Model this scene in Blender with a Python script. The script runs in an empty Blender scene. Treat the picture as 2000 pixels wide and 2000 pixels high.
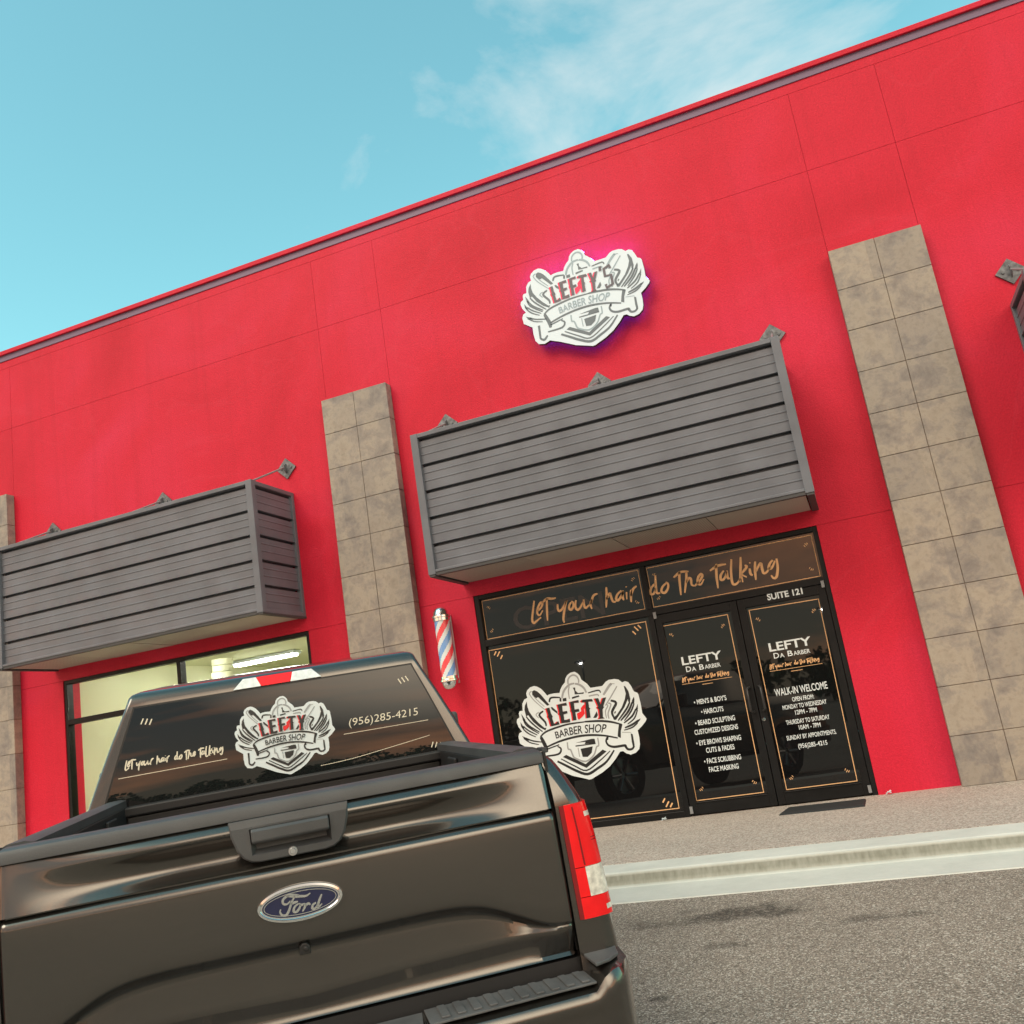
import bpy, bmesh, math, random
from mathutils import Vector, Matrix
R = math.radians
random.seed(7)
scene = bpy.context.scene
col = scene.collection

# ------------------------------------------------------------------ camera
cam_d = bpy.data.cameras.new('camera')
cam = bpy.data.objects.new('camera', cam_d)
col.objects.link(cam)
cam_d.sensor_width = 36.0
cam_d.lens = 1864.4 / 2000.0 * 36.0
cam_d.shift_x = 0.013
cam_d.clip_start = 0.05
cam_d.clip_end = 2000
CAM = Vector((2.2419, -10.3063, 1.1078))
ya, pi_, ro = R(19.1588), R(13.02934), R(-8.78768)
fwd = Vector((-math.sin(ya) * math.cos(pi_), math.cos(ya) * math.cos(pi_), math.sin(pi_)))
rt = Vector((math.cos(ya), math.sin(ya), 0))
up = rt.cross(fwd)
rt2 = rt * math.cos(ro) + up * math.sin(ro)
up2 = -rt * math.sin(ro) + up * math.cos(ro)
m = Matrix((rt2, up2, -fwd)).transposed().to_4x4()
m.translation = CAM
cam.matrix_world = m
scene.camera = cam

# ------------------------------------------------------------------ light
SUN_AZ = Vector((-0.42, -0.91)).normalized()
SUN_EL = R(47)
scene.view_settings.view_transform = 'Standard'
scene.view_settings.look = 'None'
scene.view_settings.gamma = 1
scene.view_settings.use_curve_mapping = False
scene.view_settings.exposure = 1.06
world = bpy.data.worlds.new("World")
scene.world = world
world.use_nodes = True
wn = world.node_tree
wn.nodes.clear()


def N(t, typ, **kw):
    n = t.nodes.new(typ)
    for k, v in kw.items():
        setattr(n, k, v)
    return n


def L(t, a, b):
    t.links.new(a, b)


def mathn(t, op, a, b=None, c=None):
    n = N(t, 'ShaderNodeMath', operation=op)
    for i, v in enumerate((a, b, c)):
        if v is None:
            continue
        if hasattr(v, 'is_linked'):
            L(t, v, n.inputs[i])
        else:
            n.inputs[i].default_value = v
    return n.outputs[0]


def mixc(t, fac, a, b, mode='MIX'):
    n = N(t, 'ShaderNodeMix', data_type='RGBA', blend_type=mode)
    for i, v in ((0, fac), (6, a), (7, b)):
        if hasattr(v, 'is_linked'):
            L(t, v, n.inputs[i])
        elif i == 0:
            n.inputs[0].default_value = v
        else:
            n.inputs[i].default_value = tuple(v) + ((1,) if len(v) == 3 else ())
    return n.outputs[2]


def ramp(t, fac, stops):
    n = N(t, 'ShaderNodeValToRGB')
    e = n.color_ramp.elements
    while len(e) < len(stops):
        e.new(0.5)
    for i, (p, c) in enumerate(stops):
        e[i].position = p
        c = (c, c, c) if not isinstance(c, tuple) else c
        e[i].color = tuple(c) + (1,)
    L(t, fac, n.inputs[0])
    return n.outputs[0]


def vdot(t, v, d):
    n = N(t, 'ShaderNodeVectorMath', operation='DOT_PRODUCT')
    L(t, v, n.inputs[0])
    n.inputs[1].default_value = d
    return n.outputs['Value']


sky = N(wn, 'ShaderNodeTexSky', sky_type='NISHITA')
sky.sun_disc = False
sky.sun_elevation = SUN_EL
sky.sun_rotation = math.atan2(SUN_AZ.x, SUN_AZ.y)
sky.air_density = 1.0
sky.dust_density = 0.6
sky.ozone_density = 1.5
tc = N(wn, 'ShaderNodeTexCoord')
dvec = tc.outputs['Generated']
sep = N(wn, 'ShaderNodeSeparateXYZ')
L(wn, dvec, sep.inputs[0])
elev = sep.outputs['Z']
# high thin cloud sheet: project the view direction on a plane overhead
den = mathn(wn, 'ADD', mathn(wn, 'MAXIMUM', elev, 0.0), 0.12)
comb = N(wn, 'ShaderNodeCombineXYZ')
L(wn, mathn(wn, 'DIVIDE', sep.outputs['X'], den), comb.inputs[0])
L(wn, mathn(wn, 'DIVIDE', sep.outputs['Y'], den), comb.inputs[1])
noi = N(wn, 'ShaderNodeTexNoise')
noi.inputs['Scale'].default_value = 2.3
noi.inputs['Detail'].default_value = 9
noi.inputs['Roughness'].default_value = 0.58
noi.inputs['Distortion'].default_value = 0.35
L(wn, comb.outputs[0], noi.inputs['Vector'])
CLOUD_DIR = Vector((-0.06, 0.79, 0.605)).normalized()
near = ramp(wn, vdot(wn, dvec, CLOUD_DIR), [(0.972, 0.0), (0.997, 1.0)])
dens = mathn(wn, 'ADD', noi.outputs['Fac'], mathn(wn, 'MULTIPLY', near, 0.205))
cl = ramp(wn, dens, [(0.61, 0.0), (0.82, 1.0)])
cl = mathn(wn, 'MULTIPLY', cl, ramp(wn, elev, [(0.0, 0.25), (0.2, 1.0)]))
tinted = mixc(wn, 1.0, sky.outputs[0], (0.80, 1.23, 0.83), 'MULTIPLY')
front = mixc(wn, mathn(wn, 'MULTIPLY', cl, 0.8), tinted, (2.6, 2.85, 2.85))
# evening cloud bank over the street behind the camera, with sunlit streaks
mpw = N(wn, 'ShaderNodeMapping')
mpw.inputs['Scale'].default_value = (1.0, 1.0, 6.5)
mpw.inputs['Rotation'].default_value = (R(5), 0, 0)
L(wn, dvec, mpw.inputs['Vector'])
nb = N(wn, 'ShaderNodeTexNoise')
nb.inputs['Scale'].default_value = 1.9
nb.inputs['Detail'].default_value = 7
nb.inputs['Roughness'].default_value = 0.55
L(wn, mpw.outputs[0], nb.inputs['Vector'])
BANK = 2.0
glow = ramp(wn, vdot(wn, dvec, Vector((0.66, -0.62, 0.52)).normalized()), [(0.905, 0.0), (0.985, 1.0)])  # bright sky patch, added and aimed so the upper tailgate mirrors it
bank_base = ramp(wn, elev, [(0.02, (1.0, 0.74, 0.60)), (0.14, (0.95, 0.80, 0.72)), (0.30, (0.62, 0.72, 0.76)), (0.6, (0.8, 0.95, 1.0))])
bank_col = mixc(wn, ramp(wn, nb.outputs['Fac'], [(0.47, 0.0), (0.63, 1.0)]), bank_base, (4.6, 2.0, 1.05))
bank_col = mixc(wn, 1.0, bank_col, (BANK, BANK, BANK), 'MULTIPLY')
bank_col = mixc(wn, glow, bank_col, (19.0, 15.8, 11.8))
bank = ramp(wn, mathn(wn, 'ADD', mathn(wn, 'MULTIPLY', sep.outputs['Y'], -1.0), mathn(wn, 'MULTIPLY', elev, -0.55)), [(0.02, 0.0), (0.32, 1.0)])
final = mixc(wn, mathn(wn, 'MULTIPLY', bank, 0.93), front, bank_col)
bg = N(wn, 'ShaderNodeBackground')
bg.inputs['Strength'].default_value = 0.15
L(wn, final, bg.inputs['Color'])
wo = N(wn, 'ShaderNodeOutputWorld')
L(wn, bg.outputs[0], wo.inputs[0])

sun_d = bpy.data.lights.new('sun', 'SUN')
sun_d.energy = 0.95
sun_d.angle = R(32)
sun_d.color = (1.0, 0.86, 0.70)
sun = bpy.data.objects.new('sun', sun_d)
col.objects.link(sun)
sdir = Vector((SUN_AZ.x * math.cos(SUN_EL), SUN_AZ.y * math.cos(SUN_EL), math.sin(SUN_EL)))
sun.rotation_euler = (-sdir).to_track_quat('-Z', 'Y').to_euler()
sun.location = (-6, -20, 12)


# ------------------------------------------------------------------ materials
def mat(name, base, rough=0.5, metal=0.0, spec=0.5, coat=0.0, noise=None, bump=None, emit=None, estr=0.0, ior=None, rvar=None):
    """noise=(scale, amount) varies the colour, bump=(scale, strength, distance), rvar=(scale, amount) varies gloss"""
    mt = bpy.data.materials.new(name)
    mt.use_nodes = True
    t = mt.node_tree
    b = t.nodes['Principled BSDF']
    b.inputs['Base Color'].default_value = tuple(base) + (1,)
    b.inputs['Roughness'].default_value = rough
    b.inputs['Metallic'].default_value = metal
    b.inputs['Specular IOR Level'].default_value = spec
    if ior:
        b.inputs['IOR'].default_value = ior
    if coat:
        b.inputs['Coat Weight'].default_value = coat
        b.inputs['Coat Roughness'].default_value = 0.04
    if emit:
        b.inputs['Emission Color'].default_value = tuple(emit) + (1,)
        b.inputs['Emission Strength'].default_value = estr
    co = N(t, 'ShaderNodeTexCoord').outputs['Object']
    if noise:
        n = N(t, 'ShaderNodeTexNoise')
        n.inputs['Scale'].default_value = noise[0]
        n.inputs['Detail'].default_value = 6
        L(t, co, n.inputs['Vector'])
        lo = tuple(c * (1 - noise[1]) for c in base)
        hi = tuple(min(1, c * (1 + noise[1])) for c in base)
        L(t, ramp(t, n.outputs['Fac'], [(0.3, lo), (0.7, hi)]), b.inputs['Base Color'])
    if rvar:
        n = N(t, 'ShaderNodeTexNoise')
        n.inputs['Scale'].default_value = rvar[0]
        n.inputs['Detail'].default_value = 5
        L(t, co, n.inputs['Vector'])
        L(t, ramp(t, n.outputs['Fac'], [(0.3, max(0.0, rough - rvar[1])), (0.7, rough + rvar[1])]), b.inputs['Roughness'])
    if bump:
        n = N(t, 'ShaderNodeTexNoise')
        n.inputs['Scale'].default_value = bump[0]
        n.inputs['Detail'].default_value = 4
        L(t, co, n.inputs['Vector'])
        bp = N(t, 'ShaderNodeBump')
        bp.inputs['Strength'].default_value = bump[1]
        bp.inputs['Distance'].default_value = bump[2]
        L(t, n.outputs['Fac'], bp.inputs['Height'])
        L(t, bp.outputs[0], b.inputs['Normal'])
    return mt


M = {}


def wall_mat():
    mt = mat('red_stucco_paint', (0.58, 0.014, 0.030), 0.55, spec=0.22)
    t = mt.node_tree
    b = t.nodes['Principled BSDF']
    co = N(t, 'ShaderNodeTexCoord').outputs['Object']

    def nz(scale, detail, sc=(1, 1, 1), dist=0.0):
        mp = N(t, 'ShaderNodeMapping')
        mp.inputs['Scale'].default_value = sc
        L(t, co, mp.inputs['Vector'])
        n = N(t, 'ShaderNodeTexNoise')
        n.inputs['Scale'].default_value = scale
        n.inputs['Detail'].default_value = detail
        n.inputs['Distortion'].default_value = dist
        L(t, mp.outputs[0], n.inputs['Vector'])
        return n.outputs['Fac']
    base = ramp(t, nz(0.55, 8, dist=0.6), [(0.30, (0.51, 0.011, 0.030)), (0.5, (0.59, 0.016, 0.042)), (0.72, (0.62, 0.024, 0.065))])
    # faint run-off streaks and trowel patches, faded edges of repainted areas
    streak = ramp(t, nz(1.0, 6, (7.0, 1.0, 0.35)), [(0.50, 0.0), (0.78, 0.30)])
    c = mixc(t, streak, base, (0.42, 0.012, 0.028))
    edge = ramp(t, mathn(t, 'ABSOLUTE', mathn(t, 'SUBTRACT', nz(0.38, 3, dist=1.2), 0.52)), [(0.0, 0.10), (0.010, 0.0)])
    c = mixc(t, edge, c, (0.66, 0.06, 0.10))
    fine = ramp(t, nz(45, 5), [(0.3, 0.90), (0.7, 1.07)])
    c = mixc(t, 1.0, c, fine, 'MULTIPLY')
    L(t, c, b.inputs['Base Color'])
    bp = N(t, 'ShaderNodeBump')
    bp.inputs['Strength'].default_value = 0.35
    bp.inputs['Distance'].default_value = 0.012
    L(t, mathn(t, 'ADD', nz(70, 4), mathn(t, 'MULTIPLY', nz(6, 3), 0.8)), bp.inputs['Height'])
    L(t, bp.outputs[0], b.inputs['Normal'])
    return mt


M['red'] = wall_mat()
M['trim_grey'] = mat('trim_metal', (0.22, 0.23, 0.24), 0.45, noise=(3, 0.06))
M['cap_dark'] = mat('coping_band_metal', (0.17, 0.115, 0.19), 0.5)  # purple-grey metal band under the parapet cap
M['awning'] = mat('awning_metal', (0.128, 0.137, 0.160), 0.42, noise=(2.6, 0.14), spec=0.5, rvar=(5, 0.12), bump=(1.8, 0.15, 0.03))
M['seam'] = mat('seam_metal', (0.05, 0.05, 0.052), 0.6)
M['black_frame'] = mat('black_aluminium', (0.007, 0.0075, 0.008), 0.4, noise=(4, 0.3), spec=0.25)
M['black_glass'] = mat('black_film_glass', (0.006, 0.006, 0.0065), 0.015, ior=1.5, bump=(0.9, 0.05, 0.02))
M['gold'] = mat('gold_vinyl', (0.80, 0.47, 0.23), 0.45)
M['white_vinyl'] = mat('white_vinyl', (0.66, 0.73, 0.75), 0.45)
M['black_vinyl'] = mat('black_vinyl', (0.012, 0.013, 0.014), 0.45)
M['grey_vinyl'] = mat('grey_vinyl', (0.30, 0.32, 0.33), 0.5)
M['faint_vinyl'] = mat('faint_grey_vinyl', (0.035, 0.034, 0.036), 0.3)
M['red_vinyl'] = mat('red_vinyl', (0.72, 0.01, 0.015), 0.45)
M['cream_vinyl'] = mat('cream_vinyl', (0.72, 0.66, 0.52), 0.5)
M['steel'] = mat('brushed_steel', (0.55, 0.56, 0.57), 0.3, metal=0.9)
M['handle'] = mat('dark_bronze_pull', (0.045, 0.045, 0.047), 0.28, metal=0.4)
M['chrome'] = mat('chrome', (0.8, 0.81, 0.82), 0.08, metal=1.0)
M['anchor'] = mat('dark_galvanised_plate', (0.16, 0.17, 0.18), 0.45, metal=0.5, noise=(25, 0.45))
M['rubber'] = mat('black_rubber', (0.02, 0.021, 0.022), 0.75, bump=(150, 0.3, 0.004))


def stone_mat():
    mt = mat('tile', (0.3, 0.27, 0.22), 0.55)
    t = mt.node_tree
    b = t.nodes['Principled BSDF']
    co = N(t, 'ShaderNodeTexCoord').outputs['Object']
    n1 = N(t, 'ShaderNodeTexNoise')
    n1.inputs['Scale'].default_value = 4.6
    n1.inputs['Detail'].default_value = 10
    n1.inputs['Roughness'].default_value = 0.68
    n1.inputs['Distortion'].default_value = 0.25
    L(t, co, n1.inputs['Vector'])
    c1 = ramp(t, n1.outputs['Fac'], [(0.30, (0.17, 0.152, 0.145)), (0.45, (0.25, 0.222, 0.20)), (0.55, (0.32, 0.28, 0.235)), (0.72, (0.25, 0.215, 0.18))])
    n2 = N(t, 'ShaderNodeTexNoise')
    n2.inputs['Scale'].default_value = 26
    n2.inputs['Detail'].default_value = 6
    L(t, co, n2.inputs['Vector'])
    c2 = mixc(t, ramp(t, n2.outputs['Fac'], [(0.52, 0.0), (0.75, 0.5)]), c1, (0.20, 0.165, 0.14))
    sn = N(t, 'ShaderNodeVectorMath', operation='SNAP')
    off = N(t, 'ShaderNodeVectorMath', operation='ADD')
    off.inputs[1].default_value = (0.045, 5.0, 0.0)
    L(t, co, off.inputs[0])
    L(t, off.outputs[0], sn.inputs[0])
    sn.inputs[1].default_value = (0.4627, 30.0, 0.4629)
    wnz = N(t, 'ShaderNodeTexWhiteNoise')
    L(t, sn.outputs[0], wnz.inputs['Vector'])
    c2 = mixc(t, 1.0, c2, ramp(t, wnz.outputs['Value'], [(0.0, (0.86, 0.86, 0.88)), (0.5, (1.0, 0.99, 0.97)), (1.0, (1.1, 1.08, 1.04))]), 'MULTIPLY')
    L(t, c2, b.inputs['Base Color'])
    bp = N(t, 'ShaderNodeBump')
    bp.inputs['Strength'].default_value = 0.5
    bp.inputs['Distance'].default_value = 0.012
    L(t, n1.outputs['Fac'], bp.inputs['Height'])
    L(t, bp.outputs[0], b.inputs['Normal'])
    return mt


def speckle_mat(name, dark, mid, light, scale, rough=0.85, patches=None, big=0.12, bump=0.5):
    mt = mat(name, mid, rough)
    t = mt.node_tree
    b = t.nodes['Principled BSDF']
    co = N(t, 'ShaderNodeTexCoord').outputs['Object']
    v = N(t, 'ShaderNodeTexVoronoi')
    v.inputs['Scale'].default_value = scale
    L(t, co, v.inputs['Vector'])
    sepc = N(t, 'ShaderNodeSeparateColor')
    L(t, v.outputs['Color'], sepc.inputs[0])
    c = ramp(t, sepc.outputs[0], [(0.0, dark), (0.45, mid), (0.8, tuple(1.25 * q for q in mid)), (0.93, light)])
    n = N(t, 'ShaderNodeTexNoise')
    n.inputs['Scale'].default_value = 0.8
    n.inputs['Detail'].default_value = 7
    n.inputs['Roughness'].default_value = 0.65
    L(t, co, n.inputs['Vector'])
    c = mixc(t, 1.0, c, ramp(t, n.outputs['Fac'], [(0.3, 1 - big), (0.7, 1 + big)]), 'MULTIPLY')
    if patches:
        acc = None
        n3 = N(t, 'ShaderNodeTexNoise')
        n3.inputs['Scale'].default_value = 5
        n3.inputs['Detail'].default_value = 6
        L(t, co, n3.inputs['Vector'])
        for (px, py, sx, sy, k) in patches:
            mp = N(t, 'ShaderNodeMapping')
            mp.inputs['Location'].default_value = (-px / sx, -py / sy, 0)
            mp.inputs['Scale'].default_value = (1 / sx, 1 / sy, 0)
            L(t, co, mp.inputs['Vector'])
            ln = N(t, 'ShaderNodeVectorMath', operation='LENGTH')
            L(t, mp.outputs[0], ln.inputs[0])
            f = mathn(t, 'ADD', ln.outputs['Value'], mathn(t, 'MULTIPLY', mathn(t, 'SUBTRACT', n3.outputs['Fac'], 0.5), 3.2))
            f = ramp(t, f, [(0.25, k), (1.0, 0.0)])
            acc = f if acc is None else mathn(t, 'MAXIMUM', acc, f)
        n4 = N(t, 'ShaderNodeTexNoise')
        n4.inputs['Scale'].default_value = 38
        n4.inputs['Detail'].default_value = 5
        n4.inputs['Roughness'].default_value = 0.7
        L(t, co, n4.inputs['Vector'])
        acc = mathn(t, 'MULTIPLY', acc, ramp(t, n4.outputs['Fac'], [(0.36, 0.35), (0.55, 1.0)]))
        c = mixc(t, 1.0, c, mixc(t, acc, (1, 1, 1), (0.13, 0.12, 0.11)), 'MULTIPLY')
    L(t, c, b.inputs['Base Color'])
    bp = N(t, 'ShaderNodeBump')
    bp.inputs['Strength'].default_value = bump
    bp.inputs['Distance'].default_value = 0.006
    L(t, v.outputs['Distance'], bp.inputs['Height'])
    L(t, bp.outputs[0], b.inputs['Normal'])
    return mt


STAINS = [(1.17, -4.12, 0.62, 0.17, 0.85), (0.95, -4.2, 0.45, 0.13, 0.6), (2.0, -4.42, 0.34, 0.085, 0.6), (1.23, -4.72, 0.16, 0.10, 0.55), (0.98, -5.5, 0.07, 0.05, 0.95), (2.6, -6.2, 0.5, 0.3, 0.35)]
M['stone'] = stone_mat()
M['grout'] = mat('tile_grout', (0.23, 0.165, 0.125), 0.9)
M['asphalt'] = speckle_mat('asphalt', (0.09, 0.071, 0.055), (0.255, 0.205, 0.165), (0.58, 0.51, 0.44), 150, big=0.16,
                           patches=STAINS)
M['walk'] = speckle_mat('sidewalk_aggregate', (0.24, 0.195, 0.16), (0.42, 0.335, 0.285), (0.58, 0.53, 0.46), 90, big=0.1, bump=0.25)


def curb_mat():
    mt = mat('curb_concrete', (0.45, 0.44, 0.40), 0.8)
    t = mt.node_tree
    b = t.nodes['Principled BSDF']
    co = N(t, 'ShaderNodeTexCoord').outputs['Object']
    n = N(t, 'ShaderNodeTexNoise')
    n.inputs['Scale'].default_value = 2.2
    n.inputs['Detail'].default_value = 8
    n.inputs['Roughness'].default_value = 0.7
    L(t, co, n.inputs['Vector'])
    c = ramp(t, n.outputs['Fac'], [(0.3, (0.54, 0.53, 0.48)), (0.7, (0.68, 0.66, 0.60))])
    sp = N(t, 'ShaderNodeSeparateXYZ')
    L(t, co, sp.inputs[0])
    # upright face of the kerb turned darker olive, with grime streaks
    mp = N(t, 'ShaderNodeMapping')
    mp.inputs['Scale'].default_value = (22, 22, 4)
    L(t, co, mp.inputs['Vector'])
    n2 = N(t, 'ShaderNodeTexNoise')
    n2.inputs['Scale'].default_value = 1.6
    n2.inputs['Detail'].default_value = 7
    L(t, mp.outputs[0], n2.inputs['Vector'])
    face = mathn(t, 'MULTIPLY', ramp(t, mathn(t, 'MULTIPLY', sp.outputs['Z'], -10.0), [(0.06, 0.0), (0.28, 1.0), (0.6, 1.0), (0.85, 0.75), (1.0, 0.1)]),
                 ramp(t, n2.outputs['Fac'], [(0.25, 0.72), (0.75, 1.0)]))
    c = mixc(t, face, c, (0.185, 0.18, 0.14))
    L(t, c, b.inputs['Base Color'])
    n3 = N(t, 'ShaderNodeTexNoise')
    n3.inputs['Scale'].default_value = 60
    L(t, co, n3.inputs['Vector'])
    bp = N(t, 'ShaderNodeBump')
    bp.inputs['Strength'].default_value = 0.35
    bp.inputs['Distance'].default_value = 0.006
    L(t, n3.outputs['Fac'], bp.inputs['Height'])
    L(t, bp.outputs[0], b.inputs['Normal'])
    return mt


M['curb'] = curb_mat()


def soffit_mat():
    mt = mat('perforated_soffit', (0.52, 0.48, 0.42), 0.6)
    t = mt.node_tree
    b = t.nodes['Principled BSDF']
    co = N(t, 'ShaderNodeTexCoord').outputs['Object']
    v = N(t, 'ShaderNodeTexVoronoi')
    v.inputs['Scale'].default_value = 42
    v.inputs['Randomness'].default_value = 0.0
    L(t, co, v.inputs['Vector'])
    c = ramp(t, v.outputs['Distance'], [(0.2, (0.09, 0.08, 0.07)), (0.34, (0.40, 0.36, 0.31))])
    L(t, c, b.inputs['Base Color'])
    return mt


M['soffit'] = soffit_mat()


def carpaint():
    mt = mat('grey_brown_metallic_paint', (0.075, 0.066, 0.056), 0.25, metal=0.82, coat=1.0)
    t = mt.node_tree
    b = t.nodes['Principled BSDF']
    co = N(t, 'ShaderNodeTexCoord').outputs['Object']
    n = N(t, 'ShaderNodeTexNoise')
    n.inputs['Scale'].default_value = 900
    L(t, co, n.inputs['Vector'])
    L(t, ramp(t, n.outputs['Fac'], [(0.35, (0.062, 0.057, 0.051)), (0.7, (0.102, 0.094, 0.085))]), b.inputs['Base Color'])
    n2 = N(t, 'ShaderNodeTexNoise')
    n2.inputs['Scale'].default_value = 5
    n2.inputs['Detail'].default_value = 7
    L(t, co, n2.inputs['Vector'])
    L(t, ramp(t, n2.outputs['Fac'], [(0.35, 0.02), (0.75, 0.09)]), b.inputs['Coat Roughness'])
    return mt


M['paint'] = carpaint()
M['plastic'] = mat('grained_black_plastic', (0.055, 0.057, 0.06), 0.5, bump=(220, 0.25, 0.002), noise=(6, 0.2))
M['plastic_dark'] = mat('dark_plastic', (0.012, 0.012, 0.013), 0.5)
M['pad'] = mat('step_pad_plastic', (0.085, 0.087, 0.09), 0.55, bump=(160, 0.3, 0.002), noise=(12, 0.25))
M['tint'] = mat('tinted_glass', (0.010, 0.0105, 0.011), 0.012, ior=1.52, bump=(0.7, 0.03, 0.02))
M['gasket'] = mat('gasket', (0.008, 0.008, 0.008), 0.5)
M['lens_red'] = mat('red_lens', (0.85, 0.004, 0.007), 0.15, coat=0.25, bump=(90, 0.15, 0.003), noise=(30, 0.05))
M['lens_dark'] = mat('dark_red_lens', (0.20, 0.004, 0.006), 0.15, coat=0.5)
M['lens_clear'] = mat('clear_lens', (0.72, 0.69, 0.62), 0.12, coat=0.8, noise=(55, 0.3))
M['lens_white'] = mat('frosted_lens', (0.72, 0.76, 0.76), 0.15, coat=0.6, noise=(40, 0.15))
M['blue'] = mat('dark_blue_enamel', (0.012, 0.014, 0.055), 0.08, coat=0.6)
M['tyre'] = mat('tyre_rubber', (0.018, 0.018, 0.018), 0.85)
M['rim'] = mat('alloy', (0.4, 0.4, 0.41), 0.3, metal=0.8)
M['sign_face'] = mat('lit_sign_face', (0.60, 0.70, 0.77), 0.4, emit=(0.80, 0.95, 1.0), estr=0.05)
M['sign_grey'] = mat('sign_grey_print', (0.12, 0.15, 0.17), 0.45, emit=(0.3,0.4,0.5), estr=0.02)
M['sign_light'] = mat('sign_pale_print', (0.27, 0.35, 0.39), 0.45, emit=(0.6, 0.78, 0.85), estr=0.04)
M['sign_letter'] = mat('sign_letter_print', (0.11, 0.095, 0.11), 0.45, emit=(0.3,0.4,0.5), estr=0.02)
M['sign_red'] = mat('sign_red_print', (0.75, 0.02, 0.08), 0.45, emit=(1, 0.08, 0.2), estr=0.08)
M['sign_return'] = mat('sign_return', (0.05, 0.06, 0.075), 0.45)
M['led'] = mat('halo_led', (0.1, 0.1, 0.2), 0.5, emit=(0.05, 0.09, 1.0), estr=7.0)
M['wash_glow'] = mat('added_wash_glow', (0.1, 0.1, 0.2), 0.5, emit=(0.14, 0.12, 1.0), estr=30.0)  # unseen violet glow, added to wash the wall above the sign magenta
M['pole_blue'] = mat('pole_blue', (0.16, 0.34, 0.68), 0.25, coat=0.5)
M['pole_red'] = mat('pole_red', (0.82, 0.06, 0.08), 0.25, coat=0.5)
M['lamp'] = mat('lamp_lens', (0.9, 0.9, 0.9), 0.4, emit=(1.0, 0.97, 0.9), estr=90.0)
M['plaster'] = mat('interior_plaster', (0.66, 0.67, 0.47), 0.8)
M['tube'] = mat('fluorescent_tube', (0.9, 0.9, 0.9), 0.5, emit=(1.0, 1.0, 0.86), estr=17.0)
M['clear_glass'] = mat('clear_glass', (1, 1, 1), 0.0)
_b = M['clear_glass'].node_tree.nodes['Principled BSDF']
_b.inputs['Transmission Weight'].default_value = 1.0
_b.inputs['IOR'].default_value = 1.02
M['leaf'] = mat('foliage', (0.05, 0.085, 0.03), 0.7, noise=(0.4, 0.4))
M['bark'] = mat('bark', (0.09, 0.07, 0.05), 0.9)
M['roof'] = mat('roof_membrane', (0.3, 0.3, 0.3), 0.9)


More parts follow.
